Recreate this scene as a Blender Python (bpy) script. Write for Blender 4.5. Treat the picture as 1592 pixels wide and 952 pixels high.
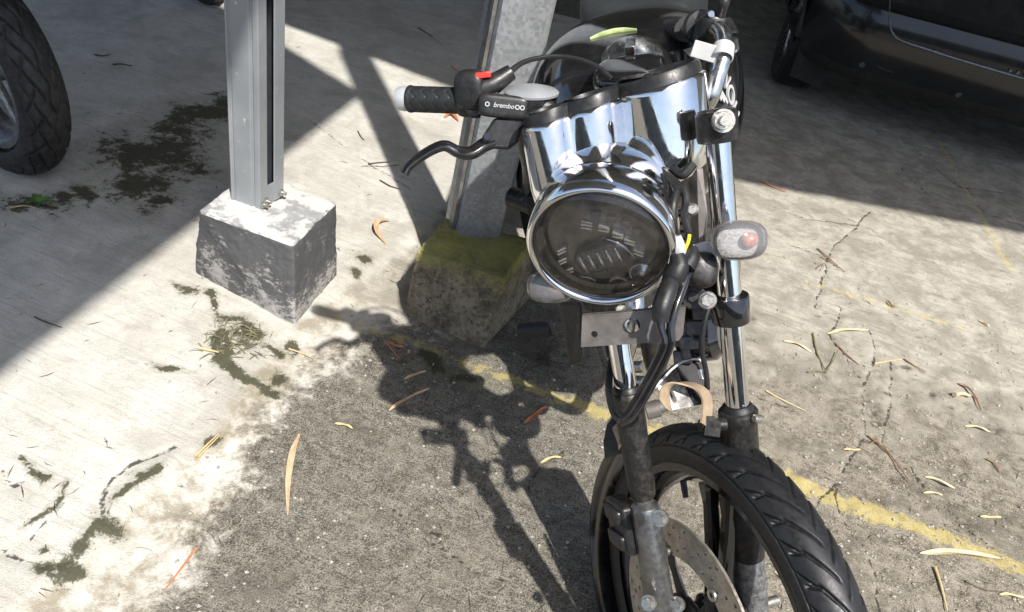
import bpy, bmesh, math, random
import numpy as np
from mathutils import Vector, Matrix
from mathutils.bvhtree import BVHTree

random.seed(7)
rng = np.random.default_rng(7)
scene = bpy.context.scene
for o in list(bpy.data.objects):
    bpy.data.objects.remove(o, do_unlink=True)
COL = scene.collection

# ------------------------------------------------------------------ camera
FPX, PITCH, ROLL, CAMH = 1200.0, math.radians(37), math.radians(13.5), 1.27
EYE = np.array([0, 0, CAMH])
def _rot(v):
    c, s = math.cos(ROLL), math.sin(ROLL)
    return np.array([c * v[0] - s * v[1], s * v[0] + c * v[1], v[2]])
AX_R = _rot((1, 0, 0)); AX_F = _rot((0, -math.sin(PITCH), math.cos(PITCH))); AX_N = _rot((0, math.cos(PITCH), math.sin(PITCH)))
def c2w(v):
    v = np.asarray(v, float)
    return np.array([v @ AX_R, v @ AX_F, -(v @ AX_N)])
CX, CY, CZ = c2w((1, 0, 0)), c2w((0, 1, 0)), c2w((0, 0, 1))     # right, down, forward of the lens in the world
cam_data = bpy.data.cameras.new('camera')
cam_data.sensor_width = 36.0
cam_data.lens = FPX / 1592 * 36
cam_data.clip_start = 0.02
cam_data.clip_end = 600
cam = bpy.data.objects.new('camera', cam_data)
M = Matrix.Identity(4)
for i, a in enumerate((CX, -CY, -CZ)):
    for k in range(3):
        M[k][i] = a[k]
M[2][3] = CAMH
cam.matrix_world = M
COL.objects.link(cam)
scene.camera = cam

# ------------------------------------------------------------------ light
SUN_AZ, SUN_EL = math.radians(-29.5), math.radians(57)             # direction the light travels (from +Y), height
sdir = np.array([math.sin(SUN_AZ) * math.cos(SUN_EL), math.cos(SUN_AZ) * math.cos(SUN_EL), -math.sin(SUN_EL)])
world = bpy.data.worlds.new('World'); scene.world = world; world.use_nodes = True
wn = world.node_tree.nodes; wl = world.node_tree.links
wn.clear()
wo = wn.new('ShaderNodeOutputWorld'); bg = wn.new('ShaderNodeBackground'); sky = wn.new('ShaderNodeTexSky')
sky.sky_type = 'NISHITA'; sky.sun_disc = False
sky.sun_elevation = SUN_EL
sky.sun_rotation = math.atan2(-sdir[0], -sdir[1])
sky.dust_density = 2.0; sky.air_density = 1.0; sky.ozone_density = 1.0
bg.inputs['Strength'].default_value = 0.15
wl.new(sky.outputs[0], bg.inputs[0]); wl.new(bg.outputs[0], wo.inputs[0])
sl = bpy.data.lights.new('sun', 'SUN'); sl.energy = 4.9; sl.angle = math.radians(0.9); sl.color = (1.0, 0.965, 0.91)
so = bpy.data.objects.new('sun', sl); COL.objects.link(so)
so.rotation_euler = Vector(sdir).to_track_quat('-Z', 'Y').to_euler()
so.location = (2, -3, 6)
vs = scene.view_settings
vs.view_transform = 'Standard'; vs.look = 'None'; vs.gamma = 1.0; vs.exposure = 0.45; vs.use_curve_mapping = False

# ------------------------------------------------------------------ pixel helpers
def ray(px, py):
    d = c2w(((px - 796) / FPX, (py - 476) / FPX, 1.0))
    return d / np.linalg.norm(d)
def U(px, py, d):
    return EYE + ray(px, py) * d
def G(px, py, z=0.0):
    d = ray(px, py)
    return EYE + d * ((z - CAMH) / d[2])
def on_plane(px, py, c, n):
    d = ray(px, py)
    return EYE + d * (((c - EYE) @ n) / (d @ n))
def nz(v):
    v = np.asarray(v, float)
    return v / np.linalg.norm(v)
def img_dir(dx, dy, n):
    """unit vector in the plane of normal n that runs along (dx,dy) as seen by the lens"""
    b = dx * CX + dy * CY
    lam = -(b @ n) / (CZ @ n)
    return nz(b + lam * CZ)

# ------------------------------------------------------------------ geometry helpers
def basis(w, ref=(0, 0, 1)):
    w = nz(w); ref = np.asarray(ref, float)
    if abs(w @ nz(ref)) > .97: ref = np.array([1., 0, 0])
    u = nz(np.cross(ref, w)); v = np.cross(w, u)
    return u, v, w
def merge(*ms):
    V = []; F = []; o = 0
    for v, f in ms:
        v = np.asarray(v, float); V.append(v); F += [tuple(i + o for i in q) for q in f]; o += len(v)
    return np.concatenate(V), F
def lathe(c, axis, prof, seg=32, ref=(0, 0, 1), loop=False):
    u, v, w = basis(axis, ref); c = np.asarray(c, float)
    th = np.arange(seg) * 2 * math.pi / seg
    e = np.cos(th)[:, None] * u + np.sin(th)[:, None] * v
    V = []; F = []; rows = []
    for r, h in prof:
        s = len(V)
        if r <= 1e-6:
            V.append(c + h * w); rows.append((s, 1))
        else:
            V += list(c + h * w + r * e); rows.append((s, seg))
    pairs = list(zip(rows[:-1], rows[1:]))
    if loop: pairs.append((rows[-1], rows[0]))
    for (a, na), (b, nb) in pairs:
        for i in range(seg):
            j = (i + 1) % seg
            if na == 1 and nb == 1: continue
            if na == 1: F.append((a, b + i, b + j))
            elif nb == 1: F.append((a + i, b, a + j))
            else: F.append((a + i, a + j, b + j, b + i))
    return np.array(V), F
def cyl(a, b, r0, r1=None, seg=20, bev=0.12):
    a = np.asarray(a, float); b = np.asarray(b, float); r1 = r0 if r1 is None else r1
    L = np.linalg.norm(b - a); k = min(bev * min(r0, r1), L * .3)
    return lathe(a, b - a, [(0, 0), (r0 - k, 0), (r0, k), (r1, L - k), (r1 - k, L), (0, L)], seg)
def punch(a, b, r, seg=16):
    a = np.asarray(a, float); b = np.asarray(b, float); L = np.linalg.norm(b - a)
    return lathe(a, b - a, [(0, 0), (r, 0), (r, L), (0, L)], seg)
def spline(pts, n=8):
    P = np.array(pts, float)
    if len(P) < 3: 
        t = np.linspace(0, 1, n + 1)[:, None]; return P[0] * (1 - t) + P[1] * t
    Q = np.vstack([2 * P[0] - P[1], P, 2 * P[-1] - P[-2]]); out = []
    for i in range(len(P) - 1):
        a, b, c, d = Q[i:i + 4]
        for t in np.arange(n) / n:
            out.append(.5 * ((2 * b) + (c - a) * t + (2 * a - 5 * b + 4 * c - d) * t * t + (3 * b - a - 3 * c + d) * t ** 3))
    out.append(P[-1]); return np.array(out)
def tube(pts, rad, seg=12, n=8, smooth=True, flat=1.0, ref=(0, 0, 1)):
    P = spline(pts, n) if smooth else np.array(pts, float)
    m = len(P)
    R = np.interp(np.linspace(0, 1, m), np.linspace(0, 1, len(rad)), rad) if hasattr(rad, '__len__') else np.full(m, rad)
    T = np.gradient(P, axis=0); T /= np.linalg.norm(T, axis=1)[:, None]
    u, _, _ = basis(T[0], ref)
    V = []; F = []
    for i in range(m):
        u = nz(u - (u @ T[i]) * T[i]); v = np.cross(T[i], u)
        for k in range(seg):
            a = 2 * math.pi * k / seg
            V.append(P[i] + R[i] * (math.cos(a) * u + flat * math.sin(a) * v))
    for i in range(m - 1):
        for k in range(seg):
            j = (k + 1) % seg
            F.append((i * seg + k, i * seg + j, (i + 1) * seg + j, (i + 1) * seg + k))
    V.append(P[0]); V.append(P[-1]); a, b = len(V) - 2, len(V) - 1
    for k in range(seg):
        j = (k + 1) % seg
        F.append((a, j, k)); F.append((b, (m - 1) * seg + k, (m - 1) * seg + j))
    return np.array(V), F
def box(c, u, v, w, hu, hv, hw):
    c = np.asarray(c, float); V = []
    for a in (-1, 1):
        for b in (-1, 1):
            for d in (-1, 1):
                V.append(c + a * hu * u + b * hv * v + d * hw * w)
    return np.array(V), [(0, 1, 3, 2), (4, 6, 7, 5), (0, 4, 5, 1), (2, 3, 7, 6), (0, 2, 6, 4), (1, 5, 7, 3)]
def prism(poly, c, u, v, w, depth):
    """2-D outline swept along w"""
    c = np.asarray(c, float); n = len(poly)
    A = [c + p[0] * u + p[1] * v for p in poly]; B = [a + depth * w for a in A]
    F = [tuple(range(n))[::-1], tuple(range(n, 2 * n))]
    for i in range(n):
        j = (i + 1) % n; F.append((i, j, n + j, n + i))
    return np.array(A + B), F
def loft(rings, caps=True):
    n = len(rings[0]); V = np.concatenate([np.asarray(r, float) for r in rings]); F = []
    for i in range(len(rings) - 1):
        for k in range(n):
            j = (k + 1) % n
            F.append((i * n + k, i * n + j, (i + 1) * n + j, (i + 1) * n + k))
    if caps:
        F.append(tuple(range(n))[::-1]); F.append(tuple(range((len(rings) - 1) * n, len(rings) * n)))
    return V, F
def superell(c, ax, half, e1=.8, e2=.8, nu=40, nv=24, warp=None):
    sp = lambda x, e: np.sign(x) * np.abs(x) ** e
    V = []; F = []
    for i in range(nv + 1):
        la = -math.pi / 2 + math.pi * i / nv
        for k in range(nu):
            lo = 2 * math.pi * k / nu
            p = np.array([sp(math.cos(la), e1) * sp(math.cos(lo), e2), sp(math.cos(la), e1) * sp(math.sin(lo), e2), sp(math.sin(la), e1)])
            if warp: p = warp(p)
            V.append(c + p[0] * half[0] * ax[0] + p[1] * half[1] * ax[1] + p[2] * half[2] * ax[2])
    for i in range(nv):
        for k in range(nu):
            j = (k + 1) % nu
            F.append((i * nu + k, i * nu + j, (i + 1) * nu + j, (i + 1) * nu + k))
    return np.array(V), F

# ------------------------------------------------------------------ objects
def mesh(name, VF, mat, base=(0, 0, 0), parent=None, smooth=True, ang=35, bevel=0):
    V, F = VF
    V = np.asarray(V, float) - np.asarray(base, float)
    me = bpy.data.meshes.new(name)
    me.from_pydata(V.tolist(), [], [tuple(int(i) for i in f) for f in F])
    bm = bmesh.new(); bm.from_mesh(me)
    bmesh.ops.recalc_face_normals(bm, faces=bm.faces); bm.to_mesh(me); bm.free()
    if smooth:
        me.polygons.foreach_set('use_smooth', [True] * len(me.polygons)); me.set_sharp_from_angle(angle=math.radians(ang))
    if mat: me.materials.append(mat)
    o = bpy.data.objects.new(name, me); COL.objects.link(o)
    if parent: o.parent = parent
    if bevel:
        b = o.modifiers.new('bevel', 'BEVEL'); b.width = bevel; b.segments = 2; b.limit_method = 'ANGLE'; b.angle_limit = math.radians(40)
    return o
def tag(o, label=None, cat=None, group=None, kind=None):
    if label: o['label'] = label
    if cat: o['category'] = cat
    if group: o['group'] = group
    if kind: o['kind'] = kind
    return o
class Thing:
    def __init__(self, name, base, label, cat, group=None):
        self.base = np.asarray(base, float)
        self.root = bpy.data.objects.new(name, None); COL.objects.link(self.root)
        self.root.location = self.base; self.root.empty_display_size = .1
        tag(self.root, label, cat, group)
    def part(self, name, VF, mat, parent=None, **k):
        return mesh(name, VF, mat, self.base, parent or self.root, **k)
    def text(self, body, c, u, v, size, mat, name='lettering', parent=None, depth=.0004, shear=0.0):
        cu = bpy.data.curves.new(name, 'FONT'); cu.body = body; cu.size = size; cu.extrude = depth; cu.align_x = 'CENTER'; cu.align_y = 'CENTER'; cu.shear = shear
        cu.offset = size * .012
        t = bpy.data.objects.new('t', cu); COL.objects.link(t)
        bpy.context.view_layer.update()
        me = bpy.data.meshes.new_from_object(t.evaluated_get(bpy.context.evaluated_depsgraph_get()))
        bpy.data.objects.remove(t, do_unlink=True); bpy.data.curves.remove(cu)
        w = np.cross(u, v)
        for q in me.vertices:
            p = c + q.co.x * u + q.co.y * v + q.co.z * w - self.base
            q.co = p
        me.materials.clear(); me.materials.append(mat)
        o = bpy.data.objects.new(name, me); COL.objects.link(o); o.parent = parent or self.root
        return o
def boolean_cut(o, cutters):
    """cut closed meshes out of o and keep the result as plain mesh"""
    V, F = merge(*cutters)
    cme = bpy.data.meshes.new('cut'); cme.from_pydata(V.tolist(), [], F)
    bm = bmesh.new(); bm.from_mesh(cme); bmesh.ops.recalc_face_normals(bm, faces=bm.faces); bm.to_mesh(cme); bm.free()
    co = bpy.data.objects.new('cut', cme); COL.objects.link(co)
    co.matrix_world = Matrix.Identity(4)
    if o.parent: co.location = -Vector((0, 0, 0))
    m = o.modifiers.new('b', 'BOOLEAN'); m.object = co; m.operation = 'DIFFERENCE'; m.solver = 'EXACT'
    bpy.context.view_layer.update()
    me = bpy.data.meshes.new_from_object(o.evaluated_get(bpy.context.evaluated_depsgraph_get()))
    o.modifiers.remove(m)
    print('cut', o.name, len(o.data.polygons), '->', len(me.polygons))
    if len(me.polygons) > len(o.data.polygons) * .8:
        old = o.data; o.data = me; bpy.data.meshes.remove(old)
    bpy.data.objects.remove(co, do_unlink=True); bpy.data.meshes.remove(cme)
    me.set_sharp_from_angle(angle=math.radians(30))

# ------------------------------------------------------------------ materials
class NT:
    def __init__(self, mat):
        self.t = mat.node_tree; self.n = self.t.nodes; self.l = self.t.links
    def node(self, ty, **props):
        x = self.n.new(ty)
        for k, v in props.items(): setattr(x, k, v)
        return x
    def inp(self, sock, v):
        if hasattr(v, 'is_output') or isinstance(v, bpy.types.NodeSocket): self.l.new(v, sock)
        else: sock.default_value = v
    def math(self, op, a, b=0.0, clamp=False):
        x = self.node('ShaderNodeMath', operation=op, use_clamp=clamp)
        self.inp(x.inputs[0], a); self.inp(x.inputs[1], b); return x.outputs[0]
    def noise(self, scale, detail=6, rough=.6, vec=None, dist=0.0):
        x = self.node('ShaderNodeTexNoise'); x.inputs['Scale'].default_value = scale; x.inputs['Detail'].default_value = detail
        x.inputs['Roughness'].default_value = rough; x.inputs['Distortion'].default_value = dist
        if vec is not None: self.l.new(vec, x.inputs['Vector'])
        return x.outputs['Fac']
    def ramp(self, fac, lo, hi, a=0.0, b=1.0):
        x = self.node('ShaderNodeMapRange'); x.interpolation_type = 'SMOOTHSTEP'
        self.inp(x.inputs['Value'], fac); x.inputs['From Min'].default_value = lo; x.inputs['From Max'].default_value = hi
        x.inputs['To Min'].default_value = a; x.inputs['To Max'].default_value = b
        return x.outputs[0]
    def mix(self, fac, a, b, mode='MIX'):
        x = self.node('ShaderNodeMix', data_type='RGBA', blend_type=mode)
        self.inp(x.inputs[0], fac)
        for s, v in ((x.inputs[6], a), (x.inputs[7], b)):
            if isinstance(v, (tuple, list)): s.default_value = (*v[:3], 1)
            else: self.l.new(v, s)
        return x.outputs[2]
    def attr(self, name):
        x = self.node('ShaderNodeAttribute', attribute_name=name); return x.outputs['Fac']
    def coord(self, scale=None, rot=None):
        tc = self.node('ShaderNodeTexCoord').outputs['Object']
        if scale is None: return tc
        mp = self.node('ShaderNodeMapping'); self.l.new(tc, mp.inputs[0]); mp.inputs['Scale'].default_value = scale
        if rot: mp.inputs['Rotation'].default_value = rot
        return mp.outputs[0]
    def bump(self, h, strength, dist=.002, normal=None):
        x = self.node('ShaderNodeBump'); x.inputs['Strength'].default_value = strength; x.inputs['Distance'].default_value = dist
        self.l.new(h, x.inputs['Height'])
        if normal is not None: self.l.new(normal, x.inputs['Normal'])
        return x.outputs[0]
def new_mat(name):
    m = bpy.data.materials.new(name); m.use_nodes = True
    nt = NT(m); b = nt.n['Principled BSDF']
    return m, nt, b
def paint(name, col, rough=.5, metal=0.0, var=.15, scale=30, rvar=.12, bump=0.0, bscale=200, coat=0.0, dust=0.0, dustcol=(.32, .28, .22), spec=.5):
    """plain surface with uneven colour, uneven gloss, fine relief and dust"""
    m, t, b = new_mat(name)
    v = t.coord()
    n = t.noise(scale, 3, .65, v)
    c = t.mix(t.ramp(n, .3, .7), tuple(x * (1 - var) for x in col), tuple(min(1, x * (1 + var)) for x in col))
    n2 = t.noise(scale * 3.1, 3, .7, v)
    r = t.ramp(n2, .25, .75, max(.02, rough - rvar), min(1, rough + rvar))
    if dust:
        d = t.math('MULTIPLY', t.ramp(t.noise(scale * 1.7 + 7, 5, .75, v), .42, .75), dust)
        c = t.mix(d, c, dustcol); r = t.math('ADD', r, t.math('MULTIPLY', d, .4), True)
    t.l.new(c, b.inputs['Base Color']); t.l.new(r, b.inputs['Roughness'])
    b.inputs['Metallic'].default_value = metal; b.inputs['Coat Weight'].default_value = coat; b.inputs['Coat Roughness'].default_value = .06
    b.inputs['Specular IOR Level'].default_value = spec
    if bump:
        t.l.new(t.bump(t.noise(bscale, 2, .7, v), bump, .001), b.inputs['Normal'])
    return m
CHROME = paint('chrome', (.78, .78, .78), .07, 1.0, .05, 25, .05, .015, 60, dust=.22, dustcol=(.42, .4, .36))
CHROME2 = paint('brushed_steel', (.62, .62, .62), .22, 1.0, .12, 30, .1, .05, 150, dust=.25, dustcol=(.3, .28, .25))
BLACK_PL = paint('black_plastic', (.012, .012, .013), .42, 0, .25, 60, .12, .1, 500, dust=.05)
BLACK_GL = paint('black_gloss_paint', (.008, .008, .009), .12, 0, .2, 20, .05, 0, 100, coat=.8, dust=.04)
BLACK_MT = paint('black_satin_metal', (.017, .016, .016), .4, .3, .3, 40, .14, .12, 260, dust=.14)
RUBBER = paint('rubber', (.011, .011, .012), .46, 0, .25, 45, .12, .2, 700, dust=.03, dustcol=(.16, .15, .13))
RUBBER_OLD = paint('dusty_rubber', (.016, .016, .016), .58, 0, .3, 25, .12, .25, 500, dust=.22, dustcol=(.17, .155, .125))
GRIP = paint('grip_rubber', (.015, .016, .017), .5, 0, .2, 80, .1, .15, 900)
ALU = paint('cast_aluminium', (.20, .20, .195), .36, .85, .25, 35, .12, .2, 320, dust=.12)
ALU_SPOT = paint('worn_aluminium', (.2, .2, .2), .42, .7, .45, 90, .2, .35, 420, dust=.4, dustcol=(.6, .6, .6))
SILVER = paint('silver_plastic', (.5, .51, .52), .34, .25, .06, 20, .04)
WHITE_PL = paint('white_plastic', (.5, .495, .48), .45, 0, .1, 40, .1)
PLATE_MAT = paint('dull_bracket_steel', (.17, .15, .135), .48, .5, .22, 28, .14, .12, 220, dust=.3, dustcol=(.2, .17, .14))
DISC_MAT = paint('brake_disc_steel', (.46, .42, .36), .36, .7, .2, 60, .12, .1, 300, dust=.25, dustcol=(.28, .22, .15))
BOLT = paint('zinc_bolt', (.45, .43, .38), .35, .9, .2, 80, .15, dust=.25)
TAN = paint('tan_strap', (.30, .225, .145), .75, 0, .2, 50, .1, .3, 400)
RED_PL = paint('red_plastic', (.72, .035, .02), .38, 0, .08, 50, .08)
WHITE_INK = paint('white_ink', (.42, .42, .41), .5, 0, .05, 90, .1)
YELLOW_WIRE = paint('yellow_wire', (.75, .62, .03), .45, 0, .06, 90, .1)
ENGINE = paint('engine_metal', (.10, .10, .10), .42, .7, .3, 40, .15, .25, 240, dust=.4)
SEAT_M = paint('seat_vinyl', (.016, .019, .02), .6, 0, .15, 30, .1, .2, 420)
LIME = paint('lime_sticker', (.42, .5, .22), .4, 0, .3, 60, .1)
CAR_P = paint('car_black_paint', (.008, .009, .010), .2, 0, .2, 6, .05, 0, 100, coat=.35, spec=.35, dust=.03, dustcol=(.09, .085, .075))
CAR_TRIM = paint('car_grey_trim', (.11, .115, .12), .3, .5, .15, 20, .08)
DARK_UNDER = paint('underbody_black', (.012, .012, .012), .75, 0, .3, 20, .1)

def glass_mat(name, tint=(1, 1, 1), refl_ior=1.5, rough=.03, dust=.0, dustcol=(.45, .4, .34), lo=.3, hi=.8):
    m, t, b = new_mat(name)
    t.n.remove(b)
    out = t.n['Material Output']
    tr = t.node('ShaderNodeBsdfTransparent'); tr.inputs[0].default_value = (*tint, 1)
    gl = t.node('ShaderNodeBsdfGlossy'); gl.inputs['Roughness'].default_value = rough
    fr = t.node('ShaderNodeFresnel'); fr.inputs[0].default_value = refl_ior
    mx = t.node('ShaderNodeMixShader'); t.l.new(fr.outputs[0], mx.inputs[0]); t.l.new(tr.outputs[0], mx.inputs[1]); t.l.new(gl.outputs[0], mx.inputs[2])
    last = mx.outputs[0]
    if dust:
        df = t.node('ShaderNodeBsdfDiffuse'); df.inputs[0].default_value = (*dustcol, 1)
        m2 = t.node('ShaderNodeMixShader')
        t.l.new(t.math('MULTIPLY', t.ramp(t.noise(22, 8, .72, t.coord(), .8), lo, hi), dust), m2.inputs[0]); t.l.new(last, m2.inputs[1]); t.l.new(df.outputs[0], m2.inputs[2]); last = m2.outputs[0]
    t.l.new(last, out.inputs[0])
    return m
LENS = glass_mat('headlight_glass', (.96, .95, .94), 1.55, .02, .07)
LENS_BACK = paint('indicator_back', (.13, .13, .135), .5, .4, .35, 160, .1, .5, 330)
CLEAR = glass_mat('indicator_lens', (.96, .95, .94), 1.5, .05, .17, (.7, .68, .67), -.6, .5)
def galv_mat():
    m, t, b = new_mat('galvanised_steel')
    v = t.coord()
    vo = t.node('ShaderNodeTexVoronoi'); vo.inputs['Scale'].default_value = 130; t.l.new(v, vo.inputs['Vector'])
    s = t.node('ShaderNodeSeparateColor'); t.l.new(vo.outputs['Color'], s.inputs[0])
    n = t.noise(9, 7, .7, v)
    f = t.math('ADD', t.math('MULTIPLY', s.outputs[0], .4), t.math('MULTIPLY', n, .8))
    c = t.mix(t.ramp(f, .25, .95), (.24, .252, .262), (.38, .392, .402))
    fl = t.ramp(t.noise(60, 6, .7, v), .62, .72)
    c = t.mix(t.math('MULTIPLY', fl, .6), c, (.6, .6, .59))
    t.l.new(c, b.inputs['Base Color']); b.inputs['Metallic'].default_value = .35
    t.l.new(t.ramp(s.outputs[1], 0, 1, .38, .62), b.inputs['Roughness'])
    return m
GALV = galv_mat()
def post_mat():
    m, t, b = new_mat('primed_grey_steel')
    v = t.coord()
    n = t.noise(5, 6, .6, v)
    c = t.mix(t.ramp(n, .3, .7), (.27, .29, .30), (.34, .355, .365))
    drops = t.ramp(t.noise(75, 3, .6, t.coord((1, 1, .55))), .68, .73)
    c = t.mix(t.math('MULTIPLY', drops, .75), c, (.66, .66, .64))
    t.l.new(c, b.inputs['Base Color']); b.inputs['Metallic'].default_value = .25
    t.l.new(t.ramp(t.noise(40, 5, .7, v), .3, .7, .36, .52), b.inputs['Roughness'])
    t.l.new(t.bump(t.noise(120, 4, .6, v), .08, .001), b.inputs['Normal'])
    return m
POST = post_mat()
def block_mat():
    """concrete footing with worn dark paint on the sides and bare pale top"""
    m, t, b = new_mat('worn_painted_concrete')
    v = t.coord()
    g = t.node('ShaderNodeNewGeometry'); sp = t.node('ShaderNodeSeparateXYZ'); t.l.new(g.outputs['True Normal'], sp.inputs[0])
    up = t.ramp(sp.outputs[2], .45, .8)
    pz = t.node('ShaderNodeSeparateXYZ'); t.l.new(v, pz.inputs[0])
    nA = t.noise(16, 9, .72, v); nB = t.noise(70, 7, .75, v); nC = t.noise(5, 6, .6, v, .5)
    # sides: dark paint flaked off low down and in specks
    low = t.ramp(pz.outputs[2], .0, .2, .07, -.02)
    nS = t.noise(60, 7, .8, t.coord((1, 1, 2.2)))
    flake = t.ramp(t.math('ADD', t.math('ADD', t.math('MULTIPLY', nA, .5), t.math('MULTIPLY', nS, .5)), low), .535, .60)
    dark = t.mix(nC, (.045, .047, .05), (.13, .13, .13))
    side = t.mix(t.math('MULTIPLY', flake, .85), dark, (.40, .38, .355))
    nD = t.noise(11, 5, .55, v, .6)
    smear = t.ramp(t.math('ADD', t.math('MULTIPLY', nD, .7), t.math('MULTIPLY', nB, .3)), .48, .56)
    top = t.mix(smear, (.52, .51, .485), (.27, .27, .27))
    c = t.mix(up, side, top)
    t.l.new(c, b.inputs['Base Color']); t.l.new(t.ramp(nB, .3, .7, .55, .85), b.inputs['Roughness'])
    bh = t.math('ADD', t.math('MULTIPLY', nA, .6), t.math('MULTIPLY', nB, .4))
    t.l.new(t.bump(bh, .5, .006), b.inputs['Normal'])
    return m
BLOCK = block_mat()
def pedestal_mat():
    m, t, b = new_mat('mossy_concrete')
    v = t.coord()
    g = t.node('ShaderNodeNewGeometry'); sp = t.node('ShaderNodeSeparateXYZ'); t.l.new(g.outputs['Normal'], sp.inputs[0])
    pz = t.node('ShaderNodeSeparateXYZ'); t.l.new(v, pz.inputs[0])
    n1 = t.noise(14, 9, .7, v); n2 = t.noise(90, 7, .75, v); n3 = t.noise(5, 5, .6, v)
    base = t.mix(t.ramp(n1, .35, .65), (.12, .098, .064), (.30, .255, .175))
    base = t.mix(t.ramp(n2, .52, .62), base, (.07, .06, .045))
    base = t.mix(t.math('MULTIPLY', t.ramp(n2, .46, .36), .6), base, (.38, .34, .26))
    mo = t.math('ADD', t.math('ADD', t.math('MULTIPLY', t.ramp(pz.outputs[2], .06, .24), .42), t.math('MULTIPLY', n3, .45)), t.math('MULTIPLY', n1, .35))
    mf = t.math('MULTIPLY', t.ramp(mo, .56, .84), .8)
    c = t.mix(mf, base, t.mix(n1, (.20, .20, .04), (.42, .39, .10)))  # moss colour, brightened to stand in for sun on the top
    t.l.new(c, b.inputs['Base Color']); b.inputs['Roughness'].default_value = .9
    t.l.new(t.bump(t.math('ADD', n1, n2), .6, .006), b.inputs['Normal'])
    return m
PED = pedestal_mat()
def leaf_mat(name, a, bcol):
    m, t, b = new_mat(name)
    v = t.coord((1, 1, 1))
    n = t.noise(60, 6, .7, v)
    c = t.mix(t.ramp(n, .3, .7), a, bcol)
    t.l.new(c, b.inputs['Base Color']); b.inputs['Roughness'].default_value = .6
    t.l.new(t.bump(t.noise(220, 4, .6, v), .3, .0008), b.inputs['Normal'])
    return m
LEAF = {'tan': leaf_mat('dry_leaf_tan', (.46, .31, .18), (.6, .44, .29)), 'pale': leaf_mat('dry_leaf_pale', (.42, .345, .21), (.55, .475, .33)),
        'red': leaf_mat('dry_leaf_red', (.42, .13, .05), (.55, .22, .1)), 'brown': leaf_mat('dry_twig_brown', (.17, .095, .05), (.28, .17, .09)),
        'straw': leaf_mat('dry_straw', (.48, .36, .17), (.6, .48, .27)), 'dark': leaf_mat('dark_twig', (.05, .04, .03), (.1, .08, .06)),
        'green': leaf_mat('green_leaf', (.06, .13, .02), (.12, .22, .05)), 'olive': leaf_mat('olive_leaf', (.14, .13, .06), (.24, .22, .12))}
MOSS_M = leaf_mat('moss', (.035, .04, .012), (.11, .11, .035))
STONE_M = leaf_mat('grit', (.22, .2, .17), (.45, .42, .37))
ROOF_M = paint('roof_sheet', (.33, .34, .35), .5, .4, .12, 3, .1)

# ------------------------------------------------------------------ ground
def vnoise(X, Y, cell, seed):
    r = np.random.default_rng(seed); N = 256; T = r.random((N, N))
    x = X / cell + 1000; y = Y / cell + 1000
    i = np.floor(x).astype(int); j = np.floor(y).astype(int); fx = x - i; fy = y - j
    fx = fx * fx * (3 - 2 * fx); fy = fy * fy * (3 - 2 * fy)
    a = T[i % N, j % N]; b = T[(i + 1) % N, j % N]; c = T[i % N, (j + 1) % N]; d = T[(i + 1) % N, (j + 1) % N]
    return (a * (1 - fx) + b * fx) * (1 - fy) + (c * (1 - fx) + d * fx) * fy - .5
def poly_dist(X, Y, pts, signed=False):
    P = np.array([G(*p)[:2] for p in pts]); best = np.full(X.shape, 1e9); sg = np.ones(X.shape)
    for a, b in zip(P[:-1], P[1:]):
        d = b - a; L = d @ d
        t = np.clip(((X - a[0]) * d[0] + (Y - a[1]) * d[1]) / L, 0, 1)
        ex = X - a[0] - t * d[0]; ey = Y - a[1] - t * d[1]; q = np.hypot(ex, ey)
        m = q < best
        best = np.where(m, q, best)
        if signed: sg = np.where(m, np.sign(d[0] * (Y - a[1]) - d[1] * (X - a[0])), sg)
    return best * sg if signed else best
STEP = .008
gx = np.arange(-2.7, 2.9, STEP); gy = np.arange(.3, 4.4, STEP)
GX, GY = np.meshgrid(gx, gy)
# edge of the pale slab (left/up of it) and edge of the worn dark concrete
d_slab = poly_dist(GX, GY, [(-200, 1100), (60, 935), (120, 872), (205, 800), (265, 745), (330, 690), (372, 625), (425, 560), (470, 505), (540, 455), (620, 400), (690, 330), (820, 240), (980, 150), (1180, 60), (1400, -40)], True)
d_dark = poly_dist(GX, GY, [(150, 1200), (250, 952), (300, 860), (372, 760), (395, 690), (455, 610), (520, 560), (600, 520), (700, 490), (850, 420), (1100, 300), (1500, 100)], True)
A, B = G(520, 490)[:2], G(1592, 883)[:2]; dv = (B - A) / np.linalg.norm(B - A)
yl = np.abs((GX - A[0]) * dv[1] - (GY - A[1]) * dv[0]) / .044; along = (GX - A[0]) * dv[0] + (GY - A[1]) * dv[1]
yl = np.where(along < 0, 9, yl + .62 * np.clip(1 - along / .9, 0, 1))
A2, B2 = G(1250, 437)[:2], G(1500, 510)[:2]; dv2 = (B2 - A2) / np.linalg.norm(B2 - A2)
al2 = (GX - A2[0]) * dv2[0] + (GY - A2[1]) * dv2[1]
yl2 = np.abs((GX - A2[0]) * dv2[1] - (GY - A2[1]) * dv2[0]) / .03 + .42; yl2 = np.where((al2 < 0) | (al2 > np.linalg.norm(B2 - A2)), 9, yl2)
A3, B3 = G(1505, 300)[:2], G(1572, 420)[:2]; dv3 = (B3 - A3) / np.linalg.norm(B3 - A3)
al3 = (GX - A3[0]) * dv3[0] + (GY - A3[1]) * dv3[1]
yl3 = np.abs((GX - A3[0]) * dv3[1] - (GY - A3[1]) * dv3[0]) / .04 + .38; yl3 = np.where((al3 < -.6) | (al3 > np.linalg.norm(B3 - A3)), 9, yl3)
yel = np.minimum(np.minimum(yl, yl2), yl3)
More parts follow.
